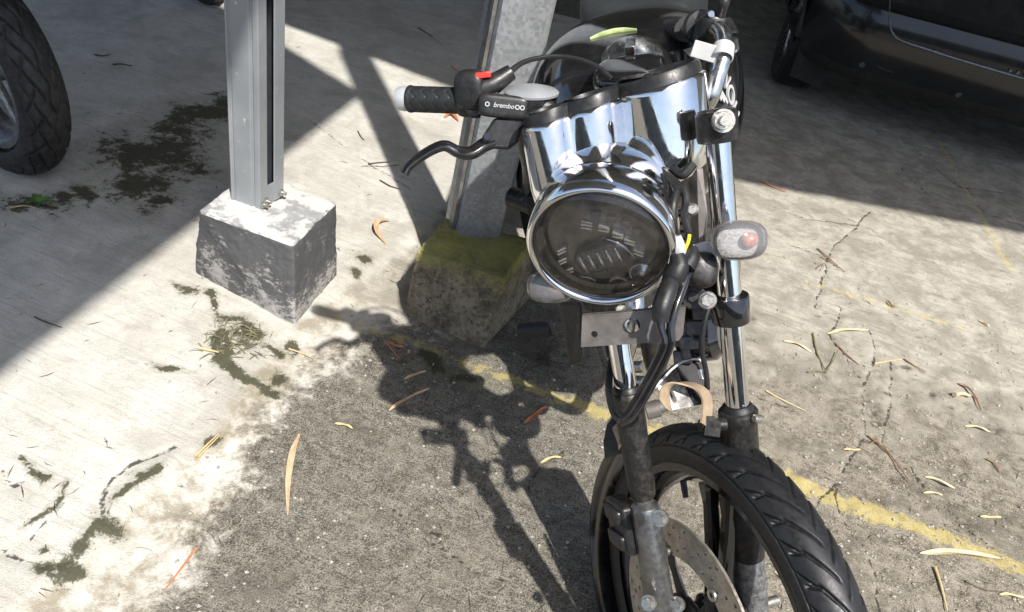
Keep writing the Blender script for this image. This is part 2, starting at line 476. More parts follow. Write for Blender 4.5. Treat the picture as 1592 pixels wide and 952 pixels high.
cracks = [[(1352, 327), (1328, 355), (1295, 385), (1280, 430), (1268, 480)], [(1230, 380), (1275, 395), (1310, 420)],
          [(1352, 512), (1362, 553), (1345, 600), (1338, 640), (1347, 672), (1308, 738), (1297, 772), (1321, 827), (1340, 850), (1359, 889), (1372, 960)],
          [(1310, 480), (1290, 520), (1345, 600)], [(1385, 560), (1387, 629), (1370, 690), (1414, 725), (1440, 770), (1470, 815), (1500, 850)],
          [(1414, 725), (1470, 790), (1540, 850), (1592, 870)], [(1308, 738), (1260, 800), (1230, 830)],
          [(615, 790), (640, 822), (690, 858), (725, 880), (770, 895), (810, 915)], [(690, 858), (680, 830), (665, 825)],
          [(1200, 320), (1250, 340), (1330, 350)], [(1480, 260), (1530, 330), (1592, 350)], [(1420, 230), (1490, 290), (1560, 300)],
          [(273, 698), (218, 723), (174, 750), (154, 783), (161, 812)], [(0, 735), (25, 765), (40, 752)], [(50, 845), (75, 815), (95, 788)], [(8, 858), (35, 880), (70, 888), (110, 880)],
          [(480, 190), (560, 250), (640, 300)], [(560, 262), (620, 262)], [(655, 50), (690, 75)], [(1130, 560), (1180, 620), (1240, 640)], [(1440, 300), (1400, 260)], [(880, 700), (840, 720), (820, 760)]]
d_crack = np.full(GX.shape, 1e9)
wx = GX + .009 * vnoise(GX, GY, .022, 3) + .010 * vnoise(GX, GY, .06, 4); wy = GY + .009 * vnoise(GX, GY, .022, 5) + .010 * vnoise(GX, GY, .06, 6)
for c in cracks: d_crack = np.minimum(d_crack, poly_dist(wx, wy, c))
# moss: blobs and lines, metres of cover (positive = moss)
moss = np.full(GX.shape, -1.0)
wx0, wy0 = wx, wy
wx = wx + .10 * vnoise(GX, GY, .16, 51) + .05 * vnoise(GX, GY, .06, 52); wy = wy + .10 * vnoise(GX, GY, .16, 53) + .05 * vnoise(GX, GY, .06, 54)
def blob(px, py, rx, ry=None):
    global moss
    c = G(px, py)[:2]; q = np.hypot((wx - c[0]) / rx, (wy - c[1]) / (ry or rx)); moss = np.maximum(moss, 1 - q)
for a in [(225, 250, .25, .20), (275, 205, .19, .15), (310, 180, .16, .13), (215, 300, .12, .12), (125, 318, .07, .05), (30, 332, .11, .05), (235, 325, .06, .06), (70, 325, .05, .04), (335, 165, .1, .08),
          (370, 525, .05, .045), (395, 580, .05, .045), (350, 500, .05, .03), (375, 610, .045, .035), (300, 468, .05, .016), (285, 575, .045, .013), (330, 700, .04, .03), (245, 755, .035, .028), (262, 735, .02, .02), (190, 835, .04, .028), (155, 862, .035, .025), (120, 888, .03, .02), (82, 915, .035, .02), (90, 880, .02, .015),
          (575, 405, .035, .05), (545, 425, .04, .03), (720, 575, .06, .03), (655, 560, .06, .03), (430, 535, .04, .03)]: blob(*a)
for l in [[(330, 500), (345, 560), (380, 620)], [(200, 800), (160, 850), (100, 900)], [(270, 740), (205, 800)], [(320, 480), (420, 545)], [(0, 738), (55, 775)], [(55, 835), (95, 790)]]:
    moss = np.maximum(moss, 1 - poly_dist(wx, wy, l) / .014 + .9 * vnoise(GX, GY, .05, 71))
HZ = .0035 * vnoise(GX, GY, .3, 11) + .0025 * vnoise(GX, GY, .07, 12)
rough_amt = np.where(d_slab > 0, .22, np.where((GX > .5) & (GY < 1.9), 1.9, 1.0))
HZ += rough_amt * (.0035 * vnoise(GX, GY, .03, 13) + .0025 * vnoise(GX, GY, .017, 14))
HZ += .013 / (1 + np.exp(-(d_slab + .03 * vnoise(GX, GY, .06, 21)) / .012))
fade = np.clip(np.minimum.reduce([GX - gx[0], gx[-1] - GX, GY - gy[0], gy[-1] - GY]) / .25, 0, 1)
right_pits = np.clip(vnoise(GX, GY, .05, 31) + .5 * vnoise(GX, GY, .02, 32) - .40, 0, 1) * (np.exp(-((GX - G(1420, 650)[0]) ** 2 + (GY - G(1420, 650)[1]) ** 2) / .16) + .12)
HZ -= .03 * right_pits
break_w = np.exp(-((GX - G(1450, 760)[0]) ** 2 + (GY - G(1450, 760)[1]) ** 2) / .10)
HZ += break_w * (.010 * np.clip(vnoise(GX, GY, .045, 61) + .4 * vnoise(GX, GY, .018, 62), -.3, .3))
HZ -= .0035 * np.exp(-(d_crack / .006) ** 2)
HZ += .004 * np.clip(moss, 0, .6) * (1 + vnoise(GX, GY, .02, 41) * 2)
HZ = HZ * fade
def height(x, y):
    i = int(round((x - gx[0]) / STEP)); j = int(round((y - gy[0]) / STEP))
    if 0 <= i < len(gx) and 0 <= j < len(gy): return float(HZ[j, i])
    return 0.0
def build_grid(name, mat):
    ny, nx = GX.shape
    V = np.stack([GX, GY, HZ], -1).reshape(-1, 3)
    idx = np.arange(ny * nx).reshape(ny, nx)
    F = np.stack([idx[:-1, :-1], idx[:-1, 1:], idx[1:, 1:], idx[1:, :-1]], -1).reshape(-1, 4)
    me = bpy.data.meshes.new(name)
    me.vertices.add(len(V)); me.vertices.foreach_set('co', V.ravel().astype(np.float32))
    me.loops.add(F.size); me.loops.foreach_set('vertex_index', F.ravel().astype(np.int32))
    me.polygons.add(len(F)); me.polygons.foreach_set('loop_start', np.arange(0, F.size, 4, dtype=np.int32))
    me.polygons.foreach_set('use_smooth', np.ones(len(F), dtype=bool))
    me.update(calc_edges=True)
    for nm, arr in (('slab', d_slab), ('dark', d_dark), ('yellow', yel), ('crack', np.minimum(d_crack, .2)), ('moss', moss), ('pit', right_pits)):
        at = me.attributes.new(nm, 'FLOAT', 'POINT'); at.data.foreach_set('value', arr.ravel().astype(np.float32))
    me.materials.append(mat)
    o = bpy.data.objects.new(name, me); COL.objects.link(o); return o
def ground_mat():
    m, t, b = new_mat('weathered_concrete')
    v = t.coord()
    big = t.noise(1.6, 3, .6, v); mid = t.noise(9, 4, .68, v, .4); fine = t.noise(42, 6, .82, v, .3); grit = t.noise(330, 1, .6, v)
    _d = G(200, 640)[:2] - G(0, 550)[:2]
    mpx = t.node('ShaderNodeMapping', vector_type='TEXTURE'); t.l.new(v, mpx.inputs[0]); mpx.inputs['Rotation'].default_value = (0, 0, math.atan2(_d[1], _d[0])); mpx.inputs['Scale'].default_value = (9.0, .42, 1)
    streak = t.noise(60, 4, .75, mpx.outputs[0])
    slab = t.attr('slab'); dark = t.attr('dark'); yel = t.attr('yellow'); crk = t.attr('crack'); mos = t.attr('moss'); pit = t.attr('pit')
    # pale trowelled slab
    sepx = t.node('ShaderNodeSeparateXYZ'); t.l.new(v, sepx.inputs[0]); X, Y = sepx.outputs[0], sepx.outputs[1]
    c_slab = t.mix(t.ramp(mid, .3, .7), (.46, .443, .39), (.585, .567, .515))
    c_slab = t.mix(t.math('MULTIPLY', t.ramp(streak, .48, .68), .42), c_slab, (.27, .252, .212))
    c_slab = t.mix(t.math('MULTIPLY', t.ramp(fine, .52, .64), .3), c_slab, (.27, .25, .215))
    c_slab = t.mix(t.math('MULTIPLY', t.ramp(grit, .60, .70), .4), c_slab, (.2, .175, .14))
    c_slab = t.mix(t.math('MULTIPLY', t.ramp(big, .42, .65), .35), c_slab, (.36, .335, .285))
    fl = t.ramp(t.noise(3.2, 4, .7, v, .6), .5, .62)
    c_slab = t.mix(t.math('MULTIPLY', fl, .35), c_slab, (.28, .26, .225))
    # rough brown-grey yard concrete, smoother and paler further off
    sp = t.ramp(t.math('ADD', t.math('MULTIPLY', fine, .6), t.math('MULTIPLY', grit, .4)), .38, .62)
    c_yard = t.mix(sp, (.056, .047, .033), (.29, .257, .20))
    c_yard = t.mix(t.math('MULTIPLY', t.ramp(mid, .42, .66), .45), c_yard, (.27, .245, .195))
    c_yard = t.mix(t.math('MULTIPLY', t.ramp(streak, .5, .66), .45), c_yard, (.32, .3, .25))
    c_yard = t.mix(t.math('MULTIPLY', t.ramp(t.noise(4.3, 4, .72, v, .5), .5, .66), .6), c_yard, (.085, .075, .055))
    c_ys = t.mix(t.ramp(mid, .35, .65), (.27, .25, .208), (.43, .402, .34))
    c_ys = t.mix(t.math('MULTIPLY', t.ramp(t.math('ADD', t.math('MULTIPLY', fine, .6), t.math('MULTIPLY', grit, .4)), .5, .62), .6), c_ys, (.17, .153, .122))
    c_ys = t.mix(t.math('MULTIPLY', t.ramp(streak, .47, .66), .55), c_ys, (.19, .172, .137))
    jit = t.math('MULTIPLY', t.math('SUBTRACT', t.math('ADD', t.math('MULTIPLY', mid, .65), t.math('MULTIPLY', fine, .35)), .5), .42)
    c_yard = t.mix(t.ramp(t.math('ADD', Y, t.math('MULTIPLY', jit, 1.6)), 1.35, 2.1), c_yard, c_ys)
    # worn dark concrete in front of the slab
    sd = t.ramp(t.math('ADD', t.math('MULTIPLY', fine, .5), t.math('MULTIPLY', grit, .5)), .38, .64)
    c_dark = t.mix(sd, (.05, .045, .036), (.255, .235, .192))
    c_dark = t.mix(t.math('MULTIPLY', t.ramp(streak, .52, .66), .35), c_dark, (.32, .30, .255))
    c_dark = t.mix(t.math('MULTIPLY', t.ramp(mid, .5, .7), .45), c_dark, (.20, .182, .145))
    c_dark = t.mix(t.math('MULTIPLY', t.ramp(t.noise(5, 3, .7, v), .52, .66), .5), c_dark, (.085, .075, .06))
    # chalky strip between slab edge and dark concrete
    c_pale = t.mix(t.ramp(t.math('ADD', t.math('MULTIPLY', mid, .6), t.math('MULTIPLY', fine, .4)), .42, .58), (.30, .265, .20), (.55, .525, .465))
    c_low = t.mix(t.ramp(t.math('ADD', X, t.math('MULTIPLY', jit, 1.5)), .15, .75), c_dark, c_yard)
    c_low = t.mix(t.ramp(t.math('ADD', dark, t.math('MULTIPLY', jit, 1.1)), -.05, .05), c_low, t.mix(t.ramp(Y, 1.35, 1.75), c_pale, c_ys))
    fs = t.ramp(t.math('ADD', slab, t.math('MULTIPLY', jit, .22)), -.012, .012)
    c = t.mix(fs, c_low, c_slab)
    # yellow stall line, worn through
    wear = t.math('ADD', t.math('MULTIPLY', t.noise(30, 4, .75, v), .7), t.math('MULTIPLY', fine, .5))
    fy = t.ramp(t.math('ADD', yel, t.math('MULTIPLY', t.math('SUBTRACT', wear, .5), 3.4)), 1.1, .7)
    c = t.mix(t.math('MULTIPLY', fy, .58), c, t.mix(fine, (.40, .31, .08), (.62, .52, .2)))
    # pits, cracks, moss
    c = t.mix(t.math('MULTIPLY', t.ramp(pit, .0, .12), .75), c, (.055, .05, .04))
    fc = t.ramp(t.math('ADD', crk, t.math('MULTIPLY', t.math('SUBTRACT', fine, .47), .014)), .0046, .0018)
    c = t.mix(t.math('MULTIPLY', fc, .9), c, (.028, .025, .02))
    mm = t.math('ADD', mos, t.math('MULTIPLY', t.math('SUBTRACT', t.math('ADD', t.math('MULTIPLY', t.noise(14, 6, .8, v, .4), .6), t.math('MULTIPLY', fine, .4)), .5), 4.2))
    fm = t.ramp(mm, .28, .62)
    halo = t.math('MULTIPLY', t.ramp(mm, -.5, .5), .3)
    c = t.mix(halo, c, (.16, .15, .08))
    c = t.mix(t.math('MULTIPLY', fm, .92), c, t.mix(fine, (.022, .022, .012), (.075, .07, .035)))
    t.l.new(c, b.inputs['Base Color'])
    t.l.new(t.ramp(fine, .3, .7, .72, .95), b.inputs['Roughness']); b.inputs['Specular IOR Level'].default_value = .35
    bs = t.math('ADD', t.math('MULTIPLY', fine, .55), t.math('MULTIPLY', grit, .45))
    t.l.new(t.bump(bs, .7, .005), b.inputs['Normal'])
    return m
GROUND = ground_mat()
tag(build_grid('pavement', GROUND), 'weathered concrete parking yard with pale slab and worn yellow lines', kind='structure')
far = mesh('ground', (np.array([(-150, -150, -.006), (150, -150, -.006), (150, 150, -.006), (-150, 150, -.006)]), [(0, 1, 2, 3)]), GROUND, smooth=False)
for nm, val in (('slab', -1.0), ('dark', -1.0), ('yellow', 9.0), ('crack', .2), ('moss', -1.0), ('pit', 0.0)):
    at = far.data.attributes.new(nm, 'FLOAT', 'POINT'); at.data.foreach_set('value', [val] * 4)
tag(far, kind='structure')
wy_ = 9.6
WALLM = paint('reflection_wall_tone', (.17, .165, .15), .9, 0, .2, 2, .05, .2, 60)  # dull tone for the added walls that only show in reflections
bw = mesh('reflection_wall', box((0, wy_, 1.4), np.array([1., 0, 0]), np.array([0, 1., 0]), np.array([0, 0, 1.]), 14, .1, 1.4), WALLM, (0, wy_, 0), smooth=False); bw.location = (0, wy_, 0)
tag(bw, 'unseen plain wall added behind the car to darken reflections in the tank', 'wall')  # added out of view so the black paint mirrors less sky

bw2 = mesh('reflection_wall', box((0, -5.5, .9), np.array([1., 0, 0]), np.array([0, 1., 0]), np.array([0, 0, 1.]), 14, .1, .9), WALLM, (0, -5.5, 0), smooth=False); bw2.location = (0, -5.5, 0)
tag(bw2, 'unseen plain wall added behind the camera to darken reflections in the chrome', 'wall')  # added behind the lens so chrome mirrors a darker horizon

# ------------------------------------------------------------------ carport roofs overhead (out of frame, they cast the shade)
def roof(name, front, depth, z, label):
    """metal sheet over a plan polygon (front edge polyline pushed back by depth), on purlins"""
    plan = [tuple(p) for p in front] + [tuple(np.asarray(p) + depth) for p in front[::-1]]
    t = Thing(name, (np.mean([p[0] for p in plan]), np.mean([p[1] for p in plan]), z), label, 'roof', 'carport roofs')
    t.part('roof_sheet', prism(plan, np.array([0, 0, z]), np.array([1., 0, 0]), np.array([0, 1., 0]), np.array([0, 0, 1.]), .03), ROOF_M, smooth=False)
    P = np.array(plan)
    e0, e1 = np.array(front[0]), np.array(front[-1]); e0, e1 = e0 + depth * .03, e1 + depth * .03; f0, f1 = e0 + depth * .97, e1 + depth * .97
    for k in (.04, .28, .52, .76, .96):
        a_, b_ = e0 + (f0 - e0) * k, e1 + (f1 - e1) * k; d_ = b_ - a_; a_, b_ = a_ + d_ * .03, b_ - d_ * .03
        dd = np.array([*(nz(b_ - a_)), 0.]); t.part('purlin', box(np.array([*((a_ + b_) / 2), z - .043]), dd, np.cross(np.array([0, 0, 1.]), dd), np.array([0, 0, 1.]), np.linalg.norm(b_ - a_) / 2, .03, .04), POST, smooth=False)
    return t
ROOFZ = 2.5
K = ROOFZ / math.tan(SUN_EL); SH = np.array([-math.sin(SUN_AZ) * K, -math.cos(SUN_AZ) * K])
def up(px, py): return tuple(G(px, py)[:2] + SH)
fr = [np.array(up(*p)) for p in ((505, 66), (760, 162), (1140, 280), (1592, 364))]
fr = [fr[0] - nz(fr[1] - fr[0]) * 5] + fr + [fr[3] + nz(fr[3] - fr[2]) * 5]
roof('carport_roof', fr, np.array([.4, 7.6]), ROOFZ, 'grey metal carport roof above the car and both posts')
ROOFA = ROOFZ + .12; SH = SH * ROOFA / ROOFZ
cA = np.array(up(562, 152)); eA = np.array(up(0, 590)); dA = (eA - cA) / np.linalg.norm(eA - cA)
bA = np.array(up(380, 38))
dB = (bA - cA) / np.linalg.norm(bA - cA)
roof('carport_roof', [cA, cA + dB * 4.5], dA * 3.2, ROOFA, 'grey metal carport roof above the pale slab on the left')

# ------------------------------------------------------------------ concrete footing + steel post (left)
def solve_z(bot, top):
    b = G(*bot); best = min(np.arange(.02, .6, .002), key=lambda z: np.linalg.norm(G(*top, z)[:2] - b[:2])); return float(best)
HB = solve_z((457.6, 500), (456, 381.6))
def rough_block(name, bottom, top, mat, label, cat, sub=14, amp=.003, bev=.012):
    """hexahedron from 4 bottom and 4 top corners, rounded edges, lumpy faces"""
    V = np.array(list(bottom) + list(top)); F = [(0, 1, 2, 3), (4, 5, 6, 7), (0, 1, 5, 4), (1, 2, 6, 5), (2, 3, 7, 6), (3, 0, 4, 7)]
    base = np.array([V[:4, 0].mean(), V[:4, 1].mean(), 0]); 
    me = bpy.data.meshes.new(name); me.from_pydata((V - base).tolist(), [], F)
    bm = bmesh.new(); bm.from_mesh(me); bmesh.ops.recalc_face_normals(bm, faces=bm.faces)
    bmesh.ops.bevel(bm, geom=list(bm.edges), offset=bev, segments=3, affect='EDGES', profile=.6)
    bmesh.ops.triangulate(bm, faces=bm.faces)
    for _ in range(7):
        es = [e for e in bm.edges if e.calc_length() > .0095]
        if not es: break
        bmesh.ops.subdivide_edges(bm, edges=es, cuts=1); bmesh.ops.triangulate(bm, faces=[f for f in bm.faces if len(f.verts) > 3])
    bm.normal_update()
    from mathutils import noise
    for v in bm.verts:
        v.co += v.normal * (noise.noise(v.co * 9) * amp * 1.6 + noise.noise(v.co * 40) * amp * .6 + noise.noise(v.co * 90) * amp * .7)
    bm.to_mesh(me); bm.free()
    me.polygons.foreach_set('use_smooth', [True] * len(me.polygons)); me.materials.append(mat)
    o = bpy.data.objects.new(name, me); COL.objects.link(o); o.location = base
    tag(o, label, cat); return o
bb = [G(300.5, 420, .012), G(457.6, 506, .012), G(528.6, 427, .012)]; bb.append(bb[0] + bb[2] - bb[1])
tt = [G(306, 328, HB), G(456, 381.6, HB), G(523, 314.6, HB), G(392, 262, HB)]
for q in bb: q[2] = -.03
rough_block('concrete_footing', bb, tt, BLOCK, 'low square concrete footing with worn dark paint under the grey steel post', 'footing', amp=.0028)
p1, p2, p3 = G(359, 311, HB), G(404.3, 327, HB), G(441, 306, HB)
uu = p1 - p2; LU = np.linalg.norm(uu); uu = nz(uu); vv = p3 - p2; LV = np.linalg.norm(vv); vv = nz(vv)
post = Thing('steel_post', p2 + np.array([0, 0, .001]), 'grey steel channel post bolted on the square concrete footing', 'post')
s = .006
def pp(a, b): return p2 + a * LU * uu + b * LV * vv
prof = [(0, 0), (0, .32), (.05, .32), (.05, .08), (.8, .08), (.8, .92), (.05, .92), (.05, .60), (0, .60), (0, 1), (1, 1), (1, 0), (.94, 0), (.925, .055), (.86, .055), (.845, 0), (.27, 0), (.255, .055), (.19, .055), (.175, 0)]
ring0 = [pp(a, b) + np.array([0, 0, .002]) for a, b in prof]; ring1 = [q + np.array([0, 0, ROOFZ - HB - .01]) for q in ring0]
post.part('column', loft([ring0, ring1]), POST, smooth=False, bevel=.0025)
zb = .055
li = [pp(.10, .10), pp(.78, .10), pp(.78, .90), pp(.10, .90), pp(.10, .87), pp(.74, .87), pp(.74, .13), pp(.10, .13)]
post.part('slot_shade_liner', loft([[q + np.array([0, 0, .003]) for q in li], [q + np.array([0, 0, ROOFZ - HB - .02]) for q in li]]), paint('slot_shade_dark', (.05, .055, .065), .6, .2), smooth=False)  # liner added to keep the slot dark; inner shade put into its colour
post.part('end_plate', loft([[pp(.02, .32), pp(.02, .60), pp(.045, .60), pp(.045, .32)], [q + np.array([0, 0, zb]) for q in (pp(.02, .32), pp(.02, .60), pp(.045, .60), pp(.045, .32))]]), POST, smooth=False, bevel=.001)
for (a, h) in ((.10, .012), (.22, .018), (.86, .018)):
    c = pp(-.0, a) + np.array([0, 0, h]); ax = -uu
    post.part('anchor_bolt', merge(cyl(c - ax * .002, c + ax * .006, .009, seg=6), cyl(c, c + ax * .016, .0045, seg=10)), BOLT)

# ------------------------------------------------------------------ mossy pedestal + galvanised post
HP = .2
pb = [G(631, 492), G(750, 543), None, None]
ptl, ptf, ptr, ptb = G(646, 390, HP), G(783, 432, HP), G(828, 372, HP), G(692, 338, HP)
pb[2] = ptr + np.array([.04, .03, -HP]); pb[3] = ptb + np.array([-.03, .02, -HP])
for q in pb: q[2] = -.03
ped = rough_block('concrete_pedestal', pb, [ptl, ptf, ptr, ptb], PED, 'rough moss-covered concrete pedestal under the galvanised post beside the motorcycle', 'pedestal', amp=.0032, bev=.007)
gc = G(741, 352, HP)
gp = Thing('galvanised_post', gc, 'mottled galvanised steel post standing on the mossy pedestal behind the handlebar', 'post')
gw = .125; k = nz(gc[:2]); tang = np.array([k[1], -k[0], 0]); dep = np.array([k[0], k[1], 0])
tang2 = nz(tang * .93 + dep * .37); dep2 = np.cross(np.array([0, 0, 1.]), tang2)
h = .062
op = [(-h, -.012), (-h * .94, -.03), (-h * .35, -.048), (-h * .25, -.05), (h * .80, -.046), (h * .93, -.04), (h, -.028), (h, .075), (h * .9, .088), (-h * .9, .088), (-h, .075)]
slot_ring = lambda z, sft: [gc + a * tang2 + b * dep2 + np.array([0, 0, z]) + sft for a, b in op]
lean = np.array([.035, .02, 0])
gp.part('column', loft([slot_ring(-.02, lean * 0), slot_ring(ROOFZ - HP - .01, lean)]), GALV, smooth=True, ang=28)
edge_r = lambda z, s_: [gc + a * tang2 + b * dep2 + np.array([0, 0, z]) + s_ for a, b in ((-h - .009, -.012), (-h - .001, -.014), (-h - .001, .02), (-h - .009, .02))]
gp.part('flange', loft([edge_r(.0, lean * 0), edge_r(ROOFZ - HP - .02, lean)]), paint('galvanised_edge', (.17, .165, .155), .5, .3, .3, 30, .1), smooth=False)
sc = gc + (h + .001) * tang2 + np.array([0, 0, .10])
gp.part('slot', box(sc, dep2, np.array([0, 0, 1.]), tang2, .012, .035, .0015), DARK_UNDER, smooth=False)

# ------------------------------------------------------------------ wheels
def tyre_mesh(C, n, RM, rw, rh, groove, nth=1000, nphi=66, lim=118, depth=.004):
    u, v, w = basis(n); th = np.arange(nth) * 2 * math.pi / nth; ph = np.radians(np.linspace(-lim, lim, nphi))
    TH, PH = np.meshgrid(th, ph, indexing='ij')
    g = groove(TH, PH) if groove is not None else 0
    k = 1 - g * depth / rh
    rad = RM + rh * np.cos(PH) * k; axl = rw * np.sin(PH) * k
    e = np.cos(TH)[..., None] * u + np.sin(TH)[..., None] * v
    P = C + rad[..., None] * e + axl[..., None] * w
    idx = np.arange(nth * nphi).reshape(nth, nphi); nx = np.roll(idx, -1, axis=0)
    F = np.stack([idx[:, :-1], nx[:, :-1], nx[:, 1:], idx[:, 1:]], -1).reshape(-1, 4)
    return P.reshape(-1, 3), [tuple(f) for f in F]
def road_groove(TH, PH):
    """swept lightning-shaped grooves on both shoulders plus fine shoulder line"""
    g = np.zeros_like(TH); t = np.degrees(PH)
    for s in (-1, 1):
        a = s * t
        for (a0, a1, slope, off, wd, amp) in ((3, 40, .0040, 0, .0085, 1.0), (38, 64, .0008, 0, .0085, 1.0), (24, 70, .0034, .5, .0065, .8)):
            period = 2 * math.pi / 42
            base = slope * (a - a0) if a0 != 38 else .0040 * 35 + slope * (a - 38)
            x = (TH - base - off * period - (0 if s > 0 else period * .5)) % period
            x = np.minimum(x, period - x)
            win = 1 / (1 + np.exp(-(a - a0) / 1.0)) / (1 + np.exp((a - a1) / 1.0))
            g = np.maximum(g, amp * np.exp(-(x / wd) ** 2) * win)
    g = np.maximum(g, .5 * np.exp(-((np.abs(t) - 74) / 1.6) ** 2))
    return g
def block_groove(TH, PH):
    """chevron scooter tread with a wavy centre groove"""
    t = np.degrees(PH); N = 22; per = 2 * math.pi / N; g = np.zeros_like(TH)
    for s in (-1, 1):
        a = s * t; x = (TH - .0085 * a - (0 if s > 0 else per / 2)) % per; x = np.minimum(x, per - x)
        g = np.maximum(g, np.exp(-(x / .022) ** 2) / (1 + np.exp(-(a - 12) / 1.5)) / (1 + np.exp((a - 62) / 1.5)))
        x = (TH + .006 * a - per * .35 - (0 if s > 0 else per / 2)) % per; x = np.minimum(x, per - x)
        g = np.maximum(g, np.exp(-(x / .018) ** 2) / (1 + np.exp(-(a - 30) / 1.5)) / (1 + np.exp((a - 70) / 1.5)))
    g = np.maximum(g, np.exp(-((t - 5 * np.sin(TH * N)) / 2.6) ** 2))
    return g
def rim_mesh(C, n, R, wd):
    prof = [(R + .014, -wd), (R + .014, -wd + .004), (R - .002, -wd + .007), (R - .008, -wd * .5), (R - .012, 0), (R - .008, wd * .5), (R - .002, wd - .007), (R + .014, wd - .004), (R + .014, wd),
            (R - .004, wd), (R - .02, wd * .55), (R - .026, 0), (R - .02, -wd * .55), (R - .004, -wd)]
    return lathe(C, n, prof, 96, loop=True)

# ------------------------------------------------------------------ THE MOTORCYCLE
WC = np.array([.405, .682, .287]); WN = nz((-.872, -.487, -.045))
moto = Thing('motorcycle', (WC[0], WC[1], 0), 'black motorcycle with chrome gauges and round headlight leaning by the galvanised post', 'motorcycle')
P_ = moto.part
wheel = P_('front_wheel', merge(rim_mesh(WC, WN, .226, .031), lathe(WC, WN, [(0, -.05), (.028, -.05), (.032, -.03), (.04, -.02), (.04, .02), (.032, .03), (.028, .05), (0, .05)], 40)), BLACK_GL)
P_('tyre', tyre_mesh(WC, WN, .2515, .039, .0365, road_groove, 900, 140, depth=.0055), RUBBER, wheel, ang=180)
wu, wv, _ = basis(WN)
def wdir(a): return math.cos(a) * wu + math.sin(a) * wv
# spoke directions: one runs up between the fork legs (seen through the opening)
def wheel_angle(px, py):
    q = on_plane(px, py, WC, WN) - WC; return math.atan2(q @ wv, q @ wu)
A0 = wheel_angle(1120, 800)
for i in range(3):
    a = A0 + i * 2 * math.pi / 3
    sps = []
    for s in (-1, 1):
        e0, e1 = wdir(a + s * .30), wdir(a + s * .115)
        p0 = WC + e0 * .034; p1_ = WC + e1 * .206
        d_ = nz(p1_ - p0); sd = np.cross(WN, d_)
        rings = []
        for t_, hw, ht in ((0, .011, .016), (.3, .0085, .012), (.8, .008, .011), (1, .012, .016)):
            c = p0 + t_ * (p1_ - p0); rings.append([c + x * hw * sd + y * ht * WN for x, y in ((-1, -.6), (-.6, -1), (.6, -1), (1, -.6), (1, .6), (.6, 1), (-.6, 1), (-1, .6))])
        sps.append(loft(rings))
    P_('spoke', merge(*sps), BLACK_GL, wheel)
va = wheel_angle(1063, 748)
P_('valve_stem', tube([WC + wdir(va) * .208, WC + wdir(va) * .176 + WN * .004], [.0055, .0045], 10), RUBBER, wheel)
# brake disc with drilled holes on the near side
DC = WC + WN * .058
disc = P_('brake_disc', lathe(DC, WN, [(.104, -.002), (.158, -.002), (.158, .002), (.104, .002)], 120, loop=True), DISC_MAT, wheel, ang=30)
cut = []
for i in range(12):
    a = i * math.pi / 6
    for r_, da, hr in ((.150, .02, .0034), (.138, .10, .0034), (.126, .02, .0034), (.148, .20, .0030), (.116, .17, .0034), (.136, .30, .0032), (.122, .40, .0030)):
        c = DC + wdir(a + da) * r_; cut.append(punch(c - WN * .01, c + WN * .01, hr, 12))
boolean_cut(disc, cut)
car_ = [lathe(DC, WN, [(.030, -.004), (.050, -.004), (.050, .004), (.030, .004)], 48, loop=True)]
for i in range(6):
    a = i * math.pi / 3 + .2
    p0 = DC + wdir(a) * .045; p1_ = DC + wdir(a + .22) * .112; d_ = nz(p1_ - p0); sd = np.cross(WN, d_)
    car_.append(loft([[c + x * hw * sd + y * .003 * WN for x, y in ((-1, -1), (1, -1), (1, 1), (-1, 1))] for c, hw in ((p0, .011), ((p0 + p1_) / 2, .006), (p1_, .009))]))
P_('disc_carrier', merge(*car_), BLACK_MT, wheel, ang=30)
for i in range(6):
    c = DC + wdir(i * math.pi / 3 + .42) * .110
    P_('disc_rivet', lathe(c, WN, [(.0035, .002), (.0035, .0055), (.0085, .006), (.0095, .0045), (.0095, .002)], 20), BOLT, wheel)
ax_a, ax_b = WC + WN * .10, WC - WN * .105
P_('axle', merge(cyl(ax_b, ax_a, .0075), lathe(ax_a, WN, [(0, .012), (.01, .012), (.013, .009), (.013, 0), (0, 0)], 6)), BOLT, wheel)

# fork
SR, TR = U(1147, 636, 1.092), U(1114, 186, .975)
SLt = U(974, 607, 1.05); ALb = U(1030, 965, 1.225)
dR = nz(TR - SR); dL = nz(SLt - ALb)
ARb = SR - dR * .37
def leg(S, d, top_len, bot, r_st, r_sl, side):
    st = P_('fork_leg', cyl(S - d * .02, S + d * top_len, r_st, seg=36, bev=.05), CHROME)
    return st
legR = leg(SR, dR, .388, ARb, .0155, .0245, 'R')
P_('slider', lathe(SR, -dR, [(.016, -.002), (.0235, 0), (.0262, .003), (.0268, .010), (.0245, .014), (.0245, .12), (.0238, .20), (.023, .235)], 40), BLACK_MT, legR)
P_('dust_seal', lathe(SR, dR, [(.0165, .008), (.020, .005), (.0225, -.002), (.0225, -.006), (.0165, -.006)], 36, loop=True), RUBBER, legR)
P_('slider_foot', lathe(SR - dR * .236, -dR, [(.0225, 0), (.023, .003), (.0228, .10), (.021, .145), (.012, .155), (0, .155)], 36), ALU_SPOT, legR)
legL = leg(SLt, dL, .11, ALb, .0148, .02, 'L')
P_('slider', lathe(SLt, -dL, [(.0155, -.002), (.019, 0), (.0212, .003), (.0216, .012), (.0202, .018), (.0200, .05), (.0196, .06), (.0188, .14), (.0175, .155), (.014, .16)], 40), BLACK_MT, legL)
P_('dust_seal', lathe(SLt, dL, [(.0160, .007), (.018, .004), (.0195, -.002), (.0195, -.006), (.016, -.006)], 36, loop=True), RUBBER, legL)
lf0 = SLt - dL * .155
P_('slider_foot', lathe(lf0, -dL, [(.0, -.004), (.013, -.004), (.013, .012), (.0185, .016), (.0205, .022), (.0208, .15), (.0222, .19), (.0222, .235), (.012, .243), (0, .243)], 40), ALU, legL)
LN = nz(np.cross(dL, WN)); 
